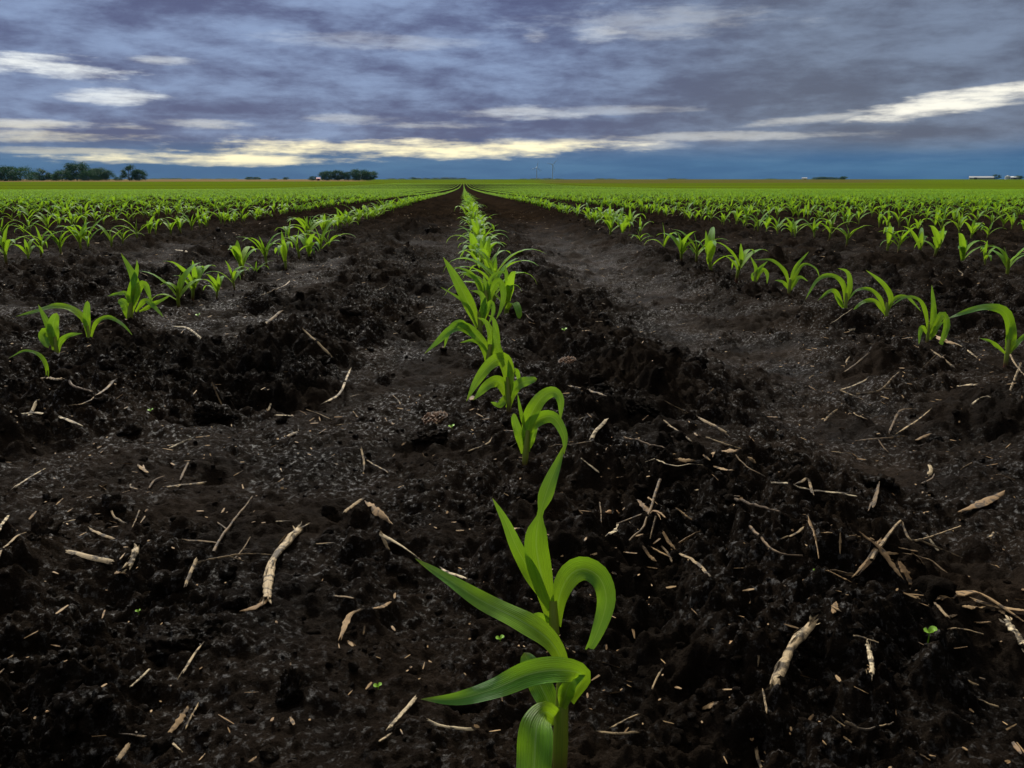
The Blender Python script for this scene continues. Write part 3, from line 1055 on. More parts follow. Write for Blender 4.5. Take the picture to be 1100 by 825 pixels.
NAME = {'stalk': ('stalk_piece', 'stalk piece'), 'twig': ('twig', 'twig'), 'dark': ('twig', 'twig'), 'straw': ('straw', 'straw'),
        'pale': ('straw', 'straw'), 'husk': ('husk_flake', 'husk flake')}
MATS = {'stalk': M_PALE, 'twig': M_STRAW, 'dark': M_DARK, 'straw': M_STRAW, 'pale': M_PALE, 'husk': M_HUSK}


def zone(x, y):
    if x < ROW0 - PITCHROW:
        return 'beyond the left row'
    if x < ROW0 - .36:
        return 'among the clods just right of the left row'
    if x < ROW0:
        return 'on the soil close to the left of the middle row'
    if x < .27:
        return 'on the rough ridge just right of the middle row'
    if x < .62:
        return 'on the smooth wheel track right of the middle row'
    if x < ROW0 + PITCHROW + .03:
        return 'on the ridge beside the right row'
    return 'beyond the right row'


HAND = [
    ('stalk', [(323, 570), (303, 594), (292, 620), (287, 648)], 13, 'largest pale curved corn stalk piece, standing out on the dark soil at left'),
    ('husk', [(288, 648), (276, 655), (260, 661)], 8, 'frayed pale husk at the lower end of the largest stalk piece'),
    ('stalk', [(872, 683), (851, 715), (830, 752)], 14, 'thick muddy stalk piece slanting from a black clod at lower right'),
    ('pale', [(73, 598), (98, 604), (122, 610)], 9, 'flat pale straw lying alone at far left'),
    ('stalk', [(147, 598), (139, 619)], 9, 'short stubby stalk with a brown end at left'),
    ('husk', [(126, 628), (138, 622)], 12, 'brown husk lump under the short stubby stalk at left'),
    ('husk', [(1077, 533), (1055, 543), (1031, 553)], 13, 'broad tan husk slab on the wheel track near the right edge'),
    ('husk', [(1008, 653), (1045, 655), (1090, 664)], 16, 'shredded brown husk sheet at the right edge'),
    ('husk', [(1046, 650), (1075, 657), (1103, 662)], 9, 'long fibrous husk strip on top of the shredded sheet at the right edge'),
    ('stalk', [(1080, 673), (1099, 701)], 10, 'pale split stalk pointing out of the right edge'),
    ('husk', [(925, 608), (945, 624), (964, 636)], 11, 'largest tan leaf scrap in the residue heap on the wheel track'),
    ('husk', [(883, 585), (903, 589), (923, 594)], 7, 'flat tan scrap at the upper left of the residue heap on the track'),
    ('straw', [(887, 598), (920, 604)], 5, 'thin straw just left of the big tan leaf scrap on the track'),
    ('husk', [(888, 618), (917, 628)], 6, 'lone narrow flake below the residue heap on the track'),
    ('twig', [(935, 613), (962, 607), (977, 601), (1029, 587)], 5, 'long forked grey twig across the residue heap on the track'),
    ('pale', [(996, 576), (1008, 590)], 4, 'short pale straw standing over the forked grey twig'),
    ('husk', [(980, 601), (991, 612)], 8, 'small curled flake hanging under the forked grey twig'),
    ('straw', [(970, 610), (995, 614), (1014, 622)], 3.5, 'thin bowed straw right of the residue heap on the track'),
    ('husk', [(965, 617), (981, 626)], 12, 'dark purplish husk under the residue heap on the track'),
    ('pale', [(829, 541), (870, 549), (915, 558)], 6, 'long straight pale straw across the wheel track'),
    ('husk', [(867, 575), (879, 596)], 8, 'upright tan flake near the long straight pale straw'),
    ('straw', [(840, 581), (872, 569)], 3.5, None), ('straw', [(935, 557), (941, 541)], 9, 'square tan stub standing on the bare wheel track'),
    ('husk', [(894, 668), (898, 653)], 7, 'upright tan chip on the dark ridge at lower right'),
    ('straw', [(1003, 659), (1016, 674)], 5, None), ('straw', [(1017, 688), (1035, 683), (1055, 688)], 5, 'pinkish bent straw behind the two-leaved sprout'),
    ('stalk', [(931, 702), (935, 736)], 7, 'upright brown stalk stub at the lower right'),
    ('twig', [(915, 698), (942, 708)], 3, None), ('pale', [(1060, 581), (1067, 574)], 3, None),
    ('straw', [(1013, 725), (1050, 741)], 3, None), ('straw', [(1050, 755), (1072, 763)], 3, None),
    ('twig', [(904, 811), (930, 806), (957, 797)], 4, 'faint straw curving along the bottom right edge'), ('straw', [(893, 778), (910, 787)], 3, None),
    ('twig', [(708, 536), (692, 570), (675, 608)], 5, 'long knotted brown straw slanting beside the hooked seedling leaf'),
    ('pale', [(664, 564), (654, 586)], 6, 'short bright straw just left of the long knotted brown straw'),
    ('twig', [(644, 547), (645, 577)], 2.4, None), ('straw', [(668, 567), (684, 558)], 4, None), ('twig', [(704, 568), (698, 589)], 3, None),
    ('straw', [(711, 581), (722, 602)], 3, None), ('straw', [(730, 596), (745, 612), (762, 630)], 5, 'straight tan straw slanting down over a dark hollow right of the front seedlings'),
    ('straw', [(735, 587), (755, 588)], 4, None), ('dark', [(789, 545), (812, 554), (836, 568)], 5, 'dark wet twig on the edge of the wheel track'),
    ('dark', [(804, 587), (830, 600), (860, 621)], 5, 'longest dark bare twig sloping down the edge of the wheel track'), ('pale', [(801, 582), (804, 592)], 6, None),
    ('husk', [(755, 763), (772, 757)], 11, 'triangular tan flake on bare soil at the bottom'),
    ('straw', [(643, 790), (684, 790)], 3.2, 'beaded straw lying level at the bottom right of the nearest seedling'),
    ('straw', [(656, 784), (686, 769)], 2.6, None), ('straw', [(812, 806), (818, 830)], 5, None), ('straw', [(819, 748), (823, 770)], 3, None),
    ('twig', [(816, 690), (814, 717)], 3.2, None), ('straw', [(700, 745), (712, 725)], 2.6, None),
    ('pale', [(632, 487), (652, 468)], 5.5, 'bright chopped straw right of the looping seedling'), ('pale', [(624, 515), (643, 518)], 3, None),
    ('pale', [(700, 503), (720, 505), (743, 517)], 4.5, 'curved bright straw on the ridge edge above a dark hollow'),
    ('dark', [(670, 481), (714, 489)], 3, None), ('straw', [(612, 433), (648, 447)], 3, None), ('straw', [(623, 454), (638, 444)], 3, None),
    ('straw', [(716, 438), (737, 444)], 4, None), ('straw', [(714, 461), (742, 476)], 4, None), ('straw', [(750, 452), (780, 468)], 4, None),
    ('twig', [(758, 479), (785, 485), (813, 495)], 3, None), ('straw', [(790, 504), (806, 508), (820, 519)], 4, None),
    ('husk', [(752, 498), (790, 500)], 7, 'shredded tan fibres at the left edge of the wheel track'), ('straw', [(746, 539), (757, 532)], 4, None),
    ('twig', [(919, 435), (945, 424), (965, 409)], 4, 'knotted straw crossing the right edge of the bare track'),
    ('straw', [(904, 423), (925, 429)], 2.6, None), ('straw', [(966, 465), (999, 444)], 3, None), ('straw', [(955, 466), (965, 452), (977, 443)], 3, None),
    ('straw', [(920, 479), (972, 474)], 3, None), ('pale', [(998, 500), (997, 511)], 6, 'small square pale chip on the track toward the right'),
    ('dark', [(990, 526), (1003, 514)], 4, None), ('straw', [(855, 524), (866, 532), (872, 545)], 4, None), ('pale', [(1028, 417), (1048, 421)], 3, None),
    ('pale', [(1044, 438), (1052, 432), (1062, 431)], 3, None), ('pale', [(1084, 388), (1101, 413)], 3.5, 'pale straw leaning at the foot of the seedling at the right edge'),
    ('pale', [(1096, 395), (1085, 424)], 3.5, None), ('straw', [(885, 455), (900, 442)], 3, None),
    ('pale', [(1028, 371), (1047, 385)], 6, 'bright chopped stalk just left of the seedling at the right edge'), ('straw', [(1000, 385), (1025, 395)], 3, None),
    ('pale', [(908, 347), (918, 359)], 5, 'orange-tipped pale chip below the right-row seedlings'), ('straw', [(906, 400), (934, 382)], 2.4, None),
    ('husk', [(1002, 365), (1026, 378)], 6, None),
    ('pale', [(30, 466), (50, 463), (83, 466)], 5, 'long pale straw lying level near the left edge'), ('pale', [(25, 456), (42, 447)], 5, None),
    ('straw', [(82, 445), (97, 434), (124, 410)], 4.5, 'long straw rising to the right behind the level pale straw'), ('dark', [(79, 435), (104, 456)], 4.5, None),
    ('pale', [(16, 527), (47, 508)], 4, None), ('straw', [(46, 414), (68, 417)], 4, 'straw chip at the foot of the single thin arched blade'),
    ('husk', [(148, 501), (160, 512)], 5, None), ('straw', [(160, 527), (166, 518), (176, 514)], 4, None), ('straw', [(194, 516), (202, 499)], 3, None),
    ('pale', [(52, 567), (87, 558)], 3.4, None), ('straw', [(97, 570), (122, 581)], 5, None), ('straw', [(120, 553), (136, 569)], 3, None),
    ('twig', [(150, 550), (142, 571)], 2.4, None), ('pale', [(-4, 585), (11, 570)], 4, None),
    ('pale', [(-3, 626), (24, 582)], 6, 'bright straw leaning on the dark clod at the left edge'), ('pale', [(200, 638), (213, 613)], 5, None),
    ('straw', [(200, 587), (236, 589)], 3.4, None), ('twig', [(213, 613), (262, 602), (294, 601)], 3.6, 'thin stem running left from the largest pale stalk piece'),
    ('twig', [(230, 601), (239, 578), (272, 540)], 4.4, 'long bent straw rising behind the largest pale stalk piece'), ('twig', [(251, 603), (269, 578)], 2.6, None),
    ('pale', [(296, 563), (312, 564)], 4, None), ('straw', [(340, 587), (359, 587)], 3, None), ('straw', [(371, 556), (390, 541)], 4.5, None),
    ('husk', [(395, 555), (419, 570)], 9, 'ragged tan flake left of the second middle-row seedling'), ('pale', [(409, 582), (418, 590)], 5, None),
    ('straw', [(359, 645), (380, 648)], 5, None), ('husk', [(388, 659), (376, 671), (366, 687)], 8, 'bent tan husk strip left of the nearest seedling'),
    ('husk', [(401, 659), (420, 649)], 5, None),
    ('straw', [(225, 449), (243, 449)], 4, None), ('pale', [(288, 443), (291, 434)], 4, None), ('pale', [(296, 447), (315, 451)], 5, None),
    ('pale', [(353, 443), (367, 431), (376, 409)], 3.6, 'thin pale straw arching up over the clods left of the middle row'), ('straw', [(330, 444), (355, 454)], 2.6, None),
    ('straw', [(309, 472), (320, 467)], 5, None), ('straw', [(388, 484), (391, 507)], 3, None), ('straw', [(395, 498), (416, 511)], 2.6, None),
    ('pale', [(141, 744), (161, 725)], 8, 'bright chopped straw below the largest black clod'), ('pale', [(196, 734), (216, 703)], 5.5, 'slim straw leaning at the right foot of the largest black clod'),
    ('straw', [(127, 829), (140, 810)], 7, 'straw stub cut by the bottom edge at lower left'), ('husk', [(181, 794), (192, 778), (203, 764)], 7, 'tangled brown husk shred near the bottom left'),
    ('straw', [(200, 788), (213, 762)], 3, None), ('pale', [(186, 802), (196, 811)], 5, None), ('straw', [(130, 795), (158, 798)], 4, None),
    ('pale', [(448, 751), (431, 773), (417, 788)], 7, 'withered white leaf end below the left tip of the nearest seedling'), ('pale', [(408, 801), (420, 792)], 5, None),
    ('pale', [(458, 775), (476, 783), (510, 786)], 4.4, 'kinked pale straw under the low left leaf of the nearest seedling'),
    ('pale', [(409, 581), (430, 592), (452, 604)], 8, 'white withered shred at the upper left leaf tip of the nearest seedling'), ('pale', [(474, 616), (499, 630)], 4, None),
    ('straw', [(255, 364), (286, 355), (303, 336)], 3.6, 'bent straw among the clods right of the left row'), ('pale', [(185, 354), (201, 358), (218, 369)], 2.8, None),
    ('straw', [(285, 322), (311, 309)], 3, None), ('straw', [(328, 373), (357, 381)], 3.4, None), ('pale', [(189, 272), (202, 276)], 2.4, None),
    ('husk', [(507, 427), (507, 434)], 8, 'small square pale chip under the folded leaf of the fourth middle-row seedling'),
    ('pale', [(563, 460), (567, 470)], 3, None),
]
rng = np.random.default_rng(77)
n_res = 0
for kind, pts, wpx, lab in HAND:
    G = np.array([ground(*q) for q in pts])
    d = float(np.mean((G - CAM) @ Fv))
    k2 = 'straw' if kind == 'pale' else kind
    m, O = residue(k2, G[:, :2], wpx * d / FPX * (.70 if k2 == 'straw' else .82), rng)
    o = link(NAME[kind][0], m.mesh(NAME[kind][0], kind in ('twig', 'dark', 'stalk')), MATS[kind], None, O)
    if lab is None:
        lab = 'small loose %s %s' % ({'pale': 'pale straw', 'straw': 'tan straw', 'twig': 'brown stem', 'dark': 'dark twig', 'husk': 'husk flake', 'stalk': 'stalk'}[kind], zone(G[0, 0], G[0, 1]))
    tag(o, lab, NAME[kind][1], 'loose crop residue on the soil')
    n_res += 1

# matted shreds along the wheel track and beside the front seedlings
SHREDS = []
for cx, cy, sx_, sy_, cnt in ((930, 600, 38, 18, 9), (1055, 658, 30, 9, 7), (775, 500, 34, 10, 6), (690, 560, 28, 16, 6), (705, 590, 25, 14, 4)):
    for q_ in range(cnt):
        x0 = cx + rng.normal(0, sx_ * .6); y0 = cy + rng.normal(0, sy_ * .6)
        a = rng.normal(.35, .55); l_ = rng.uniform(10, 26)
        SHREDS.append((x0, y0, x0 + l_ * math.cos(a), y0 + l_ * .7 * math.sin(a), rng.uniform(2.0, 5.5)))
for x0, y0, x1, y1, wpx in SHREDS:
    G = np.array([ground(x0, y0), ground(x1, y1)])
    if np.linalg.norm(G[1] - G[0]) > .06:
        continue
    d = float(np.mean((G - CAM) @ Fv))
    m, O = residue('husk', G[:, :2], wpx * d / FPX, rng)
    o = link('husk_flake', m.mesh('husk_flake', False), M_HUSK, None, O)
    tag(o, 'small loose husk flake ' + zone(G[0, 0], G[0, 1]), 'husk flake', 'loose crop residue on the soil')
    n_res += 1

# smaller pieces between them
X, Y, r = scatter_polar(1800, 0.75, 6.5, rng, 36, 0.8)
for x, y in zip(X, Y):
    if n_res >= 292:
        break
    q = project((x, y, hz(x, y)))
    if not (8 < q[0] < 1092 and q[1] < 815):
        continue
    if gnoise(x * 2.6, y * 1.8, 301) + .5 * gnoise(x * 7, y * 5, 302) < .12:
        continue
    kind = rng.choice(['straw', 'pale', 'husk', 'twig', 'dark'], p=[.46, .12, .12, .2, .10])
    a = rng.uniform(0, math.pi)
    ln = rng.uniform(.012, .042) * (1.4 if kind in ('twig', 'dark') else 1)
    w = {'straw': .0022, 'pale': .0024, 'husk': .0055, 'twig': .0016, 'dark': .0018}[kind] * rng.uniform(.55, 1.2)
    dv = np.array([math.cos(a), math.sin(a)]) * ln / 2
    p0 = np.array([x, y])
    m, O = residue('straw' if kind == 'pale' else kind, np.array([p0 - dv, p0 + rng.normal(0, ln * .08, 2), p0 + dv]), w, rng)
    o = link(NAME[kind][0], m.mesh(NAME[kind][0], kind in ('twig', 'dark', 'stalk')), MATS[kind], None, O)
    tag(o, 'small loose %s %s' % ({'pale': 'pale straw', 'straw': 'tan straw', 'twig': 'brown stem', 'dark': 'dark twig', 'husk': 'husk flake'}[kind], zone(x, y)),
        NAME[kind][1], 'loose crop residue on the soil')
    n_res += 1

# uncountable chaff; its tiniest bits also stand in for glints on the soil
m = MB()
X, Y, r = scatter_polar(18000, 0.36, 9.0, rng, 42, 0.95)
kp = gnoise(X * 2.6, Y * 1.8, 301) + .5 * gnoise(X * 7, Y * 5, 302) + rng.normal(0, .35, len(X)) > 0
X = X[kp]; Y = Y[kp]; Z = height(X, Y)
for x, y, z in zip(X, Y, Z):
    a = rng.uniform(0, 6.28); far = min(1.0, math.hypot(x, y) / 5); ln = (.0007 + .0055 * rng.random() ** 3) * (1 + 1.2 * far); w = min(ln * .6, rng.uniform(.0003, .0009)) * (1 + far)
    dv = np.array([math.cos(a), math.sin(a), rng.normal(0, .25)]) * ln
    s = np.array([-math.sin(a), math.cos(a), rng.normal(0, .4)]) * w
    p = np.array([x, y, z + .0012])
    V = [p - dv - s * .6, p - dv * .2 - s, p + dv - s * .4, p + dv + s * .4, p + dv * .1 + s, p - dv + s * .6]
    V = np.array(V + [v + np.array([0, 0, w * .45]) for v in V])
    m.add(V, [[0, 1, 4, 5], [1, 2, 3, 4], [6, 11, 10, 7], [7, 10, 9, 8], [0, 6, 7, 1], [1, 7, 8, 2], [2, 8, 9, 3], [3, 9, 10, 4], [4, 10, 11, 5], [5, 11, 6, 0]], None, rng.random())
tag(link('chaff', m.mesh('chaff', False), M_HUSK), 'fine tan chaff and straw bits sprinkled over the soil', None, None, 'stuff')

# cob fragments
for px, py, wpx, lab in ((467, 454, 26, 'ribbed brown cob fragment left of the fourth middle-row seedling'),
                         (609, 393, 18, 'pale knobbly cob fragment right of the fifth middle-row seedling'),
                         (722, 539, 18, 'dark cob fragment on the ridge beside the wheel track')):
    p = ground(px, py); d = (p - CAM) @ Fv
    L_ = wpx * d / FPX; R0 = L_ * .34
    n, ns = 26, 30
    tt = np.linspace(0, 1, n); th = np.linspace(0, 2 * math.pi, ns + 1)
    prof = np.sqrt(np.clip(1 - (2 * tt - 1) ** 6, 0.02, 1))
    Rr = R0 * prof[:, None] * (1 + .22 * np.sin(th * 9)[None, :] * np.sin(tt * 34)[:, None] + .16 * np.sin(th * 2 + 1)[None, :] + .10 * rng.normal(size=(n, ns + 1)))
    V = np.stack([(tt[:, None] - .5) * L_ * (1 + .12 * np.cos(th * 3)[None, :]), Rr * np.cos(th), Rr * np.sin(th) * .55], -1).reshape(-1, 3)
    cth = .3 + px
    cz = np.array([[math.cos(cth) * .0 + 1, 0, 0], [0, 1, 0], [0, 0, 1]])
    U = np.stack(np.meshgrid(tt, th / 6.28, indexing='ij')[::-1], -1).reshape(-1, 2)
    mm = MB(); mm.add(V, grid_quads(n, ns + 1), U, .3)
    o = link('cob_fragment', mm.mesh('cob_fragment', False), M_COB, None, p + [0, 0, R0 * .45])
    o.rotation_euler = (0.3, -.15, -.25)
    tag(o, lab, 'cob fragment', 'cob fragments on the soil')

# tan chips
for px, py, w, lab in ((654, 551, 8, 'left one of two tan chips on the dark ridge above the hooked leaf'), (662, 550, 8, 'right one of two tan chips on the dark ridge above the hooked leaf'),
                       (782, 676, 7, 'upper of two small tan chips in the dark hollow at lower right'), (786, 692, 8, 'lower of two small tan chips in the dark hollow at lower right'),
                       (51, 765, 5, 'tiny tan chip alone at the lower left')):
    p = ground(px, py); d = (p - CAM) @ Fv
    V, T = rough_ball(2, px, .3)
    s = w * .5 * d / FPX
    o = link('soil_chip', mesh_np('soil_chip', V * [s, s * .8, s * .6], T), M_PEBBLE, None, p + [0, 0, s * .3])
    tag(o, lab, 'chip', 'tan chips on the soil')

# weed sprouts
for px, py, w, lab in ((996, 692, 17, 'two-leaved green sprout at lower right, the largest sprout'), (704, 452, 9, 'tiny pale sprout on the ridge, upper of two beside the wheel track'),
                       (706, 483, 10, 'tiny bright sprout on the ridge, lower of two beside the wheel track'), (875, 626, 8, 'minute green sprout at the track edge below the residue heap'),
                       (485, 461, 8, 'minute yellow-green sprout beside the ribbed cob fragment'), (537, 689, 11, 'small rosette sprout left of the nearest seedling stalk'),
                       (162, 441, 7, 'minute pale sprout in the left ground'), (149, 660, 7, 'tiny pale green sprout left of the largest black clod'),
                       (606, 357, 7, 'minute sprout on the far ridge right of the middle row'), (213, 341, 6, 'minute green sprout below the left-row seedlings'),
                       (406, 740, 11, 'pale green fallen seed leaf alone on the soil at bottom left of the nearest seedling')):
    p = ground(px, py); d = (p - CAM) @ Fv; s = w * d / FPX
    root = empty('weed_sprout', p)
    hgt = s * (.75 if w > 12 else .3)
    V, Q, U = tube([(0, 0, -.002), (s * .05, 0, hgt * .6), (0, 0, hgt)], [s * .05, s * .045, s * .04], 6, 5)
    mm = MB(); mm.add(V, Q, U); link('stem', mm.mesh('stem'), M_SPROUT, root)
    for sg, up in ((-1, .25), (1, .4)):
        P = [(0, 0, hgt), (sg * s * .2, -s * .1, hgt + s * up * .7), (sg * s * .42, -s * .22, hgt + s * up * .75)]
        V, Q, U = leaf(P, s * .42, (0, -.5, 1), 9, 5, .2, 'round', .03)
        mm = MB(); mm.add(V, Q, U); link('seed_leaf', mm.mesh('seed_leaf'), M_SPROUT, root)
    tag(root, lab, 'weed sprout', 'weed sprouts')

# ------------------------------------------------------------------ trees on the horizon
def foliage_material():
    m, n = mat('tree_foliage')
    t = n.new('ShaderNodeAttribute', attribute_name='tint').outputs['Fac']
    rnd = n.new('ShaderNodeObjectInfo').outputs['Random']
    col = n.mix(t, (0.012, 0.052, 0.016), (0.036, 0.105, 0.022))
    col = n.mix(n.m('MULTIPLY', rnd, .5), col, (0.014, 0.045, 0.020))
    tr = n.new('ShaderNodeBsdfTranslucent'); n.put(tr.inputs[0], col)
    finish(n, col, .6, .2, None, (.25, tr.outputs[0]))
    return m


M_FOL = foliage_material()
M_BARK = plain('bark', (0.055, 0.042, 0.032), .85, .15, .3, 3)


def tree_meshes(seed, wide, airy):
    """crown and trunk of a tree one metre tall"""
    rng = np.random.default_rng(seed)
    tr = MB()
    V, Q, U = tube([(0, 0, -.03), (.01, .0, .2), (.0, .01, .5), (.02, 0, .75)], [.03, .022, .014, .004], 8, 10)
    tr.add(V, Q, U)
    ncl = 11 if airy else 15
    cen = []
    for i in range(ncl):
        a = i * 2.4 + rng.normal(0, .4); z = .10 + .74 * ((i + .5) / ncl) + rng.normal(0, .04)
        rr_ = wide * (.42 * math.sin(math.pi * min(1, max(.2, (z + .12) / 1.12))) + .02) * rng.uniform(.55, 1.05)
        c = np.array([rr_ * math.cos(a), rr_ * math.sin(a), z]); s = rng.uniform(.12, .2) * (1.0 if airy else 1.25)
        cen.append((c, s))
        z0 = max(.03, z - .22)
        V, Q, U = tube([(0, 0, z0), c * [.5, .5, 0] + [0, 0, (z0 + z) / 2 + .02], c], [.011, .007, .003], 5, 6)
        tr.add(V, Q, U)
    cr = MB()
    VV = []; QQ = []; AA = []; k = 0
    for c, s in cen:
        n = 330 if airy else 620
        d = rng.normal(size=(n, 3)); d /= np.linalg.norm(d, axis=1)[:, None]
        rr_ = s * rng.random(n) ** .45 * (1 + .25 * rng.normal(size=n))
        p = c + d * rr_[:, None] * [1.15 * max(.8, wide), 1.15 * max(.8, wide), .8]
        sz = rng.uniform(.014, .030, n)
        A = rng.normal(size=(n, 3)); A /= np.linalg.norm(A, axis=1)[:, None]
        B = np.cross(A, rng.normal(size=(n, 3))); B /= np.linalg.norm(B, axis=1)[:, None]
        A *= sz[:, None]; B *= sz[:, None] * .7
        VV.append(np.stack([p - A, p - B * .9 + A * .1, p + A, p + B], 1).reshape(-1, 3))
        QQ.append(np.arange(n * 4).reshape(-1, 4) + k); k += 4 * n
        AA.append(np.repeat(np.clip(rng.normal(.5, .25, n) + rng.normal(0, .15), 0, 1), 4))
    crown = mesh_np('crown', np.concatenate(VV), np.concatenate(QQ), None, {'tint': np.concatenate(AA)}, False)
    crown.materials.append(M_FOL)
    trunk = tr.mesh('trunk'); trunk.materials.append(M_BARK)
    return crown, trunk


TREES = [tree_meshes(31, 1.25, False), tree_meshes(32, 1.5, False), tree_meshes(33, 1.0, True), tree_meshes(34, 2.1, False), tree_meshes(35, 1.7, False)]


def far_z(x, y):
    return float(macro(np.array([x]), np.array([y]))[0])


def tree(px, ytop, dist, v, wpx, label, group, ybase=193.6):
    d = ray(px, 193.0); d = d / math.hypot(d[0], d[1])
    x, y = d[0] * dist, d[1] * dist
    z = far_z(x, y)
    root = empty('tree', (x, y, z))
    sc = dist / (FPX * 1.0) * math.cos(math.atan((px - 550) / FPX))
    h = (ybase - ytop) * dist / FPX
    w = wpx * dist / FPX / (.98 * [1.25, 1.5, 1.0, 2.1, 1.7][v])
    h = max(h, h)
    for nm, me_ in (('crown', TREES[v][0]), ('trunk', TREES[v][1])):
        o = bpy.data.objects.new(nm, me_); COL.objects.link(o); o.parent = root
    root.scale = (w, w, h)
    root.rotation_euler = (0, 0, random.uniform(0, 6.28))
    tag(root, label, 'tree', group)


GL = 'trees of the left farm grove'
GC = 'trees of the lone clump left of the rows'
for px, yt, dist, v, w, lab in (
        (6, 179, 560, 1, 22, 'dark dense tree touching the left edge of the picture'), (22, 180, 570, 3, 26, 'broad dark tree beside the one at the left edge'),
        (39, 186, 600, 3, 16, 'low bush right of the dark pair at the left edge'), (47, 182, 600, 2, 15, 'airy round tree in the gap between the left grove and the long clump'),
        (57, 187, 600, 3, 14, 'low bush at the left foot of the long clump'), (67, 183, 590, 4, 18, 'leftmost rounded tree of the long clump'),
        (83, 176, 600, 0, 22, 'tallest tree of the long clump, its top a rounded peak'), (95, 183, 590, 3, 20, 'low tree right of the tallest one in the long clump'),
        (105, 181, 600, 0, 20, 'right-hand rounded tree of the long clump'), (114, 184, 600, 4, 14, 'small tree closing the right end of the long clump'),
        (127, 190, 600, 3, 9, 'tiny bush just left of the airy pair of trees'), (139, 178, 600, 2, 16, 'airy open-crowned tree, taller of the isolated pair at left'),
        (150, 182, 600, 1, 15, 'denser round tree, right one of the isolated pair at left')):
    tree(px, yt, dist, v, w, lab, GL)
for px, yt, dist, v, w, lab in (
        (336, 189, 640, 3, 9, 'small bush at the left end of the lone clump'), (351, 183, 650, 1, 15, 'left rounded tree of the lone clump left of the rows'),
        (363, 182.5, 650, 0, 15, 'second rounded tree of the lone clump left of the rows'), (374, 184, 650, 4, 14, 'lower tree filling the middle of the lone clump'),
        (386, 181, 650, 1, 20, 'tallest tree of the lone clump left of the rows'), (398, 183.5, 650, 0, 14, 'rightmost tree of the lone clump left of the rows')):
    tree(px, yt, dist, v, w, lab, GC)
for px, yt, w, v in ((268, 190, 9, 3), (276, 190.2, 8, 4), (294, 191.4, 8, 3), (307, 190.4, 6, 4)):
    tree(px, yt, 900, v, w, 'small distant bush on the skyline between the left grove and the lone clump', 'distant skyline bushes left', 193.2)
for px, yt, w, v in ((165, 192, 9, 3), (177, 191.6, 12, 3), (190, 191.6, 12, 4), (205, 192, 14, 3), (222, 192, 14, 3), (238, 192, 14, 4), (250, 192, 12, 3)):
    tree(px, yt, 1700, v, w, 'faint low tree on the skyline right of the isolated pair', 'faint skyline trees left', 193.0)
for px, yt, w, v in ((421, 191.6, 9, 3), (432, 191.8, 8, 3), (444, 190.6, 8, 4), (449, 191.2, 9, 3), (458, 191.2, 9, 4), (468, 191.0, 9, 3), (478, 190.6, 10, 4), (487, 190.8, 9, 3), (497, 191.2, 9, 4)):
    tree(px, yt, 1900, v, w, 'hazy bluish tree in the far belt above the vanishing point', 'far tree belt above the rows', 193.0)
for px, yt, w, v in ((562, 192.2, 10, 3), (575, 191.9, 13, 4), (588, 191.7, 12, 3), (600, 192.2, 10, 4), (645, 191.8, 12, 3), (656, 192.0, 10, 3), (722, 191.8, 11, 4), (733, 192.1, 9, 3), (828, 192.2, 12, 3)):
    tree(px, yt, 2300, v, w, 'very faint tree in the far belt right of the vanishing point', 'far tree belt right of the rows', 193.0)
for px, yt, w, v in ((877, 190.6, 9, 3), (884, 190.0, 10, 4), (892, 190.4, 9, 3), (899, 190.8, 8, 3), (906, 189.6, 7, 1)):
    tree(px, yt, 1200, v, w, 'tree in the short dark row standing on the right skyline', 'short tree row on the right skyline', 193.0)
tree(1070, 188.2, 1500, 2, 8, 'bare grey-looking tree between the white sheds at the right edge', None, 193.0)
tree(1094, 189.4, 1500, 0, 7, 'dark tree behind the round bin at the right edge', None, 193.0)

# ------------------------------------------------------------------ far farm buildings and turbines
M_WHITE = plain('white_sheet', (0.30, 0.31, 0.32), .5, .3, .06, .3)
M_GREY = plain('galvanised', (0.50, 0.52, 0.54), .4, .5, .1, .5)
M_RED = plain('barn_red', (0.40, 0.03, 0.02), .6, .3, .1, .5)
M_DOOR = plain('dark_door', (0.05, 0.05, 0.055), .6, .3, .1, .5)


def box(c, s):
    c = np.array(c, float); s = np.array(s, float) / 2
    V = np.array([[x, y, z] for x in (-1, 1) for y in (-1, 1) for z in (-1, 1)], float) * s + c
    return V, np.array([[0, 1, 3, 2], [4, 6, 7, 5], [0, 4, 5, 1], [2, 3, 7, 6], [0, 2, 6, 4], [1, 5, 7, 3]])


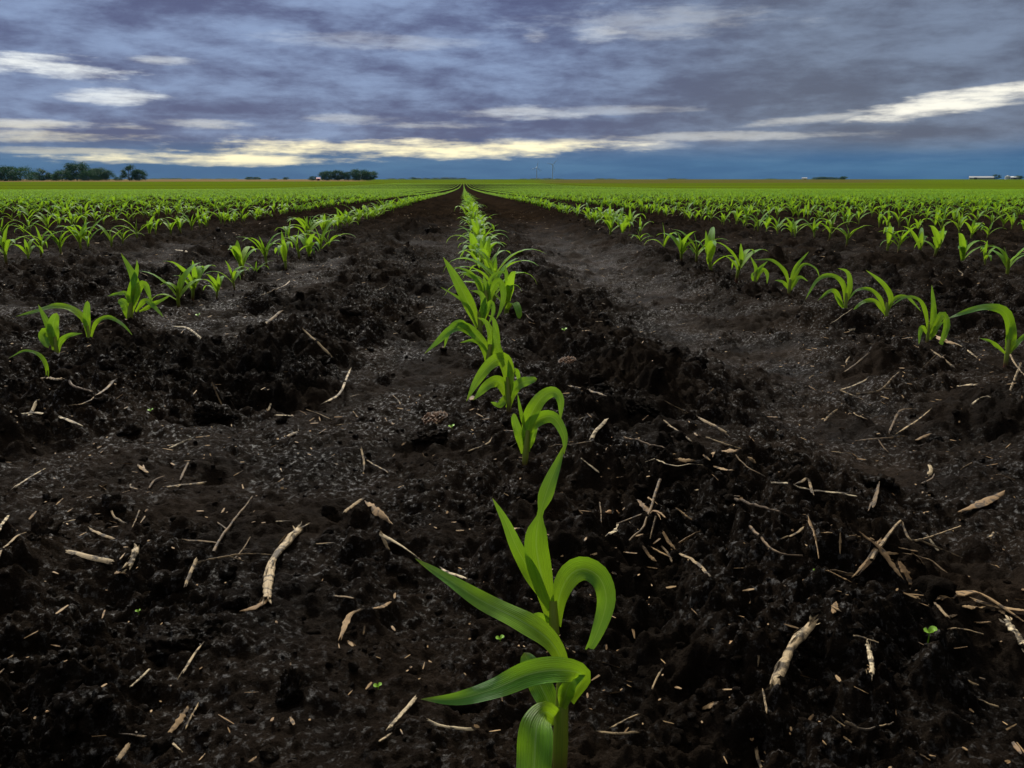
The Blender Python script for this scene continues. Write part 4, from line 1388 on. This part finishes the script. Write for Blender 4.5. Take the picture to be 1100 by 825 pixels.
def shed(px, dist, L_, W_, H_, wall, roof, name, label, doors):
    d = ray(px, 193.0); d = d / math.hypot(d[0], d[1])
    x, y = d[0] * dist, d[1] * dist
    root = empty(name, (x, y, far_z(x, y)))
    root.rotation_euler = (0, 0, -math.atan2(d[0], d[1]) + .06)
    m = MB(); V, Q = box((0, 0, H_ / 2 - .5), (L_, W_, H_ + 1)); m.add(V, Q)
    a, b = L_ / 2, W_ / 2
    link('wall', m.mesh('wall', False), wall, root)
    e = .5; rh = W_ * .22
    V = np.array([[-a - e, -b - e, H_ + .02], [a + e, -b - e, H_ + .02], [a + e, 0, H_ + rh], [-a - e, 0, H_ + rh], [-a - e, b + e, H_ + .02], [a + e, b + e, H_ + .02],
                  [-a - e, -b - e, H_ + .3], [a + e, -b - e, H_ + .3], [a + e, 0, H_ + rh + .3], [-a - e, 0, H_ + rh + .3], [-a - e, b + e, H_ + .3], [a + e, b + e, H_ + .3]], float)
    m = MB(); m.add(V, [[6, 7, 8, 9], [9, 8, 11, 10], [1, 0, 3, 2], [2, 3, 4, 5], [0, 1, 7, 6], [4, 10, 11, 5], [0, 6, 9, 3], [3, 9, 10, 4], [1, 2, 8, 7], [2, 5, 11, 8]])
    link('roof', m.mesh('roof', False), roof, root)
    for dx, w, h in doors:
        m = MB(); V, Q = box((dx, -b - .06, h / 2), (w, .08, h)); m.add(V, Q)
        link('door', m.mesh('door', False), M_DOOR, root)
    tag(root, label, 'shed')


shed(1054, 1500, 33, 10, 2.2, M_WHITE, M_WHITE, 'long_shed', 'long low white shed on the right skyline', [(-8, 4, 3)])
shed(1090, 1500, 11, 8, 2.6, M_WHITE, M_GREY, 'farm_shed', 'short white shed next to the right edge', [(0, 4, 3)])
shed(864, 1700, 9, 6, 1.8, M_WHITE, M_WHITE, 'small_shed', 'tiny pale shed left of the short tree row on the right skyline', [(1, 3, 2.2)])
shed(342, 620, 2.0, 2, 1.2, M_RED, M_RED, 'red_shed', 'tiny red shed at the foot of the lone clump', [(0, .8, 1.0)])


def grain_bin(px, dist, R0, H_, label):
    d = ray(px, 193.0); d = d / math.hypot(d[0], d[1])
    x, y = d[0] * dist, d[1] * dist
    root = empty('grain_bin', (x, y, far_z(x, y)))
    m = MB(); V, Q, U = tube([(0, 0, -.5), (0, 0, H_)], [R0, R0], 28, 2); m.add(V, Q, U); link('bin_wall', m.mesh('bin_wall'), M_GREY, root)
    m = MB(); V, Q, U = tube([(0, 0, H_ + .03), (0, 0, H_ + R0 * .45), (0, 0, H_ + R0 * .5)], [R0 * 1.04, R0 * .15, .1], 28, 6); m.add(V, Q, U); link('bin_roof', m.mesh('bin_roof'), M_WHITE, root)
    tag(root, label, 'grain bin')


grain_bin(1082, 1500, 3.6, 4.6, 'round grey grain bin on the right skyline')


def turbine(px, dist, hub, label, a0):
    d = ray(px, 193.0); d = d / math.hypot(d[0], d[1])
    x, y = d[0] * dist, d[1] * dist
    root = empty('wind_turbine', (x, y, far_z(x, y)))
    root.rotation_euler = (0, 0, -math.atan2(d[0], d[1]) + .35)
    m = MB(); V, Q, U = tube([(0, 0, -1), (0, 0, hub)], [2.3, 1.4], 16, 8); m.add(V, Q, U); link('tower', m.mesh('tower'), M_GREY, root)
    m = MB(); V, Q, U = tube([(0, -5, hub + 1.5), (0, -4, hub + 1.5), (0, 5, hub + 1.6), (0, 6, hub + 1.6)], [.9, 1.9, 2.1, 1.2], 12, 10); m.add(V, Q, U)
    link('nacelle', m.mesh('nacelle'), M_GREY, root)
    for k in range(3):
        a = a0 + k * 2 * math.pi / 3
        u = np.array([math.sin(a), 0, math.cos(a)])
        P = [np.array([0, -5.4, hub + 1.5]) + u * s for s in (0, 6, 18, 36)]
        V, Q, U = tube(P, [.8, 1.3, .8, .15], 8, 12)
        V[:, 1] = -5.4 + (V[:, 1] + 5.4) * .35
        m = MB(); m.add(V, Q, U); link('blade', m.mesh('blade'), M_GREY, root)
    tag(root, label, 'wind turbine', 'wind turbines on the horizon')


turbine(576.5, 4600, 60, 'shorter, left one of two wind turbines on the far horizon', .2)
turbine(593.5, 4400, 72, 'taller, right one of two wind turbines on the far horizon', .75)

# ------------------------------------------------------------------ sky
SUN_EL, SUN_AZ = 40, -14
world = bpy.data.worlds.new('World'); scene.world = world; world.use_nodes = True
n = NT(world.node_tree)
dirv = n.new('ShaderNodeTexCoord').outputs['Generated']
dx, dy, dz = n.sep(dirv)[0:3]
el = n.m('ARCSINE', dz)
az = n.m('ARCTAN2', dx, dy)
zc = n.m('ADD', n.m('MAXIMUM', dz, 0.0), 0.10)
pl = n.comb(n.m('DIVIDE', dx, zc), n.m('DIVIDE', dy, zc), 0.0)
warp = n.noise(n.comb(n.m('MULTIPLY', az, 7.0), n.m('MULTIPLY', el, 60.0), 3.1), 1.0, 5, 0.6)
warp2 = n.noise(n.comb(n.m('MULTIPLY', az, 26.0), n.m('MULTIPLY', el, 190.0), 1.1), 1.0, 5, 0.65)
c1 = n.noise(n.vm('MULTIPLY', pl, (1.2, 2.0, 1.0)), 1.0, 7, 0.58, 0.35)
c2 = n.noise(n.vm('MULTIPLY', pl, (0.5, 0.8, 1.0)), 1.0, 5, 0.55, 0.5)
lmp = n.noise(n.comb(n.m('MULTIPLY', az, 12.0), n.m('MULTIPLY', el, 38.0), 7.7), 1.0, 8, 0.62, 0.12)
lmp2 = n.noise(n.comb(n.m('MULTIPLY', az, 4.0), n.m('MULTIPLY', el, 15.0), 2.7), 1.0, 5, 0.58, 0.1)
shade = n.m('ADD', n.m('MULTIPLY_ADD', c1, 0.15, n.m('MULTIPLY', c2, 0.10)), n.m('MULTIPLY_ADD', lmp, 0.42, n.m('MULTIPLY', lmp2, 0.33)))
base = n.mix(n.ss(0.41, 0.61, shade), (0.052, 0.062, 0.150), (0.190, 0.258, 0.420))
gray = n.mix(n.ss(0.41, 0.61, shade), (0.076, 0.086, 0.132), (0.158, 0.198, 0.285))
base = n.mix(n.ss(0.02, 0.42, az), base, gray)
# lower banks, darker and bluer towards the horizon
low = n.m('SUBTRACT', 1.0, n.ss(0.016, 0.048, n.m('MULTIPLY_ADD', warp, 0.018, n.m('SUBTRACT', el, 0.009))))
bank = n.mix(n.ss(0.35, 0.7, warp), (0.014, 0.090, 0.220), (0.045, 0.150, 0.290))
base = n.mix(n.m('MULTIPLY', low, 0.95), base, bank)


def streak(px, py, wx, wy, slope=0.0):
    d = ray(px, py); a0 = math.atan2(d[0], d[1]); e0 = math.atan2(d[2], math.hypot(d[0], d[1]))
    wa = wx / FPX; we = wy / FPX
    da = n.m('SUBTRACT', az, a0)
    de = n.m('SUBTRACT', n.m('SUBTRACT', el, e0), n.m('MULTIPLY', da, slope))
    q = n.m('ADD', n.m('POWER', n.m('ABSOLUTE', n.m('DIVIDE', da, wa)), 2.0), n.m('POWER', n.m('ABSOLUTE', n.m('DIVIDE', de, we)), 2.0))
    s = n.m('SUBTRACT', 1.0, q)
    s = n.m('ADD', s, n.m('MULTIPLY', n.m('SUBTRACT', warp, 0.5), 4.2))
    s = n.m('ADD', s, n.m('MULTIPLY', n.m('SUBTRACT', warp2, 0.5), 2.6))
    s = n.m('ADD', s, n.m('MULTIPLY', n.m('SUBTRACT', lmp, 0.5), 4.0))
    return n.ss(-0.7, 1.7, s)


gap = None
for args, k in (((40, 71, 72, 9), .8), ((125, 105, 44, 7), .6), ((172, 65, 26, 4), .35), ((40, 134, 90, 4), .42), ((55, 146, 95, 5), .38), ((85, 162, 60, 3), .3),
                ((440, 159, 215, 9), .95), ((245, 172, 120, 6), .9), ((560, 156, 100, 7), .5), ((690, 157, 50, 4), .28), ((220, 133, 40, 4), .3),
                ((1050, 106, 105, 9, .14), .95), ((880, 128, 70, 4, .06), .35), ((790, 146, 120, 4), .32), ((575, 38, 16, 8), .32), ((645, 36, 28, 8), .3),
                ((560, 122, 60, 6), .35), ((380, 128, 60, 5), .28), ((480, 134, 60, 4), .3), ((400, 45, 90, 7), .16), ((700, 25, 120, 14), .16), ((660, 118, 70, 4), .2)):
    s = n.m('MULTIPLY', streak(*args), k)
    gap = s if gap is None else n.m('MAXIMUM', gap, s)
warm = n.mix(n.ss(0.035, 0.075, el), (1.25, 1.10, 0.66), (0.95, 0.97, 0.92))
warm = n.mix(n.ss(0.10, 0.28, az), warm, (0.95, 0.91, 0.78))
base = n.mix(gap, base, warm)
# overcast sky brightens and warms upward, with an added unseen glow around the sun
sdv = (math.sin(rad(SUN_AZ)) * math.cos(rad(SUN_EL)), math.cos(rad(SUN_AZ)) * math.cos(rad(SUN_EL)), math.sin(rad(SUN_EL)))
dt = n.new('ShaderNodeVectorMath', operation='DOT_PRODUCT'); n.l.new(dirv, dt.inputs[0]); dt.inputs[1].default_value = sdv
lobe = n.m('POWER', n.m('MAXIMUM', dt.outputs['Value'], 0.0), 4.0)
boost = n.m('MULTIPLY_ADD', n.ss(0.22, 0.75, el), n.m('MULTIPLY_ADD', lobe, 20.0, 1.1), 1.0)
high = n.mix(n.ss(0.22, 0.6, el), (1, 1, 1), (1.30, 1.0, 0.56))
cloud = n.mix(1.0, base, high, 'MULTIPLY')
cv = n.vm('MULTIPLY', cloud, n.comb(boost, boost, boost))
sky = n.new('ShaderNodeTexSky', sky_type='NISHITA')
sky.sun_disc = False; sky.sun_elevation = rad(SUN_EL); sky.sun_rotation = rad(SUN_AZ)
bg1 = n.new('ShaderNodeBackground'); n.l.new(sky.outputs[0], bg1.inputs[0]); bg1.inputs[1].default_value = 0.06
bg2 = n.new('ShaderNodeBackground'); n.l.new(cv, bg2.inputs[0]); bg2.inputs[1].default_value = 0.44
mx = n.new('ShaderNodeMixShader'); mx.inputs[0].default_value = 0.97
n.l.new(bg1.outputs[0], mx.inputs[1]); n.l.new(bg2.outputs[0], mx.inputs[2])
n.l.new(mx.outputs[0], n.new('ShaderNodeOutputWorld').inputs[0])

sun = bpy.data.lights.new('sun', 'SUN'); sun.energy = 1.5; sun.angle = rad(12); sun.color = (1.0, 0.93, 0.80)
so = bpy.data.objects.new('sun', sun); COL.objects.link(so)
sd = Vector((math.sin(rad(SUN_AZ)) * math.cos(rad(SUN_EL)), math.cos(rad(SUN_AZ)) * math.cos(rad(SUN_EL)), math.sin(rad(SUN_EL))))
so.rotation_euler = sd.to_track_quat('Z', 'Y').to_euler()

# ------------------------------------------------------------------ camera and view
cd = bpy.data.cameras.new('camera'); cam = bpy.data.objects.new('camera', cd); COL.objects.link(cam)
cd.sensor_width = 36.0; cd.lens = 36.0 * FPX / 1100.0; cd.clip_start = 0.01; cd.clip_end = 20000
Mx = Matrix.Identity(4)
for r_ in range(3):
    Mx[r_][0] = Rv[r_]; Mx[r_][1] = Uv[r_]; Mx[r_][2] = -Fv[r_]; Mx[r_][3] = CAM[r_]
cam.matrix_world = Mx
scene.camera = cam
vs = scene.view_settings
vs.view_transform = 'Standard'; vs.look = 'None'; vs.exposure = 1.5; vs.gamma = 1.0; vs.use_curve_mapping = False
scene.cycles.max_bounces = 6; scene.cycles.transparent_max_bounces = 4
scene.cycles.use_denoising = True

# ------------------------------------------------------------------ humid air over the fields
hm = bpy.data.materials.new('humid_air'); hm.use_nodes = True
n = NT(hm.node_tree)
pv = n.new('ShaderNodeVolumePrincipled')
pv.inputs['Color'].default_value = (0.07, 0.17, 0.32, 1); pv.inputs['Density'].default_value = 0.00005
pv.inputs['Anisotropy'].default_value = 0.2
n.l.new(pv.outputs[0], n.new('ShaderNodeOutputMaterial').inputs['Volume'])
V, Q = box((0, 0, 62), (19000, 19000, 130))
mm = MB(); mm.add(V, Q)
tag(link('haze', mm.mesh('haze', False), hm), None, None, None, 'stuff')
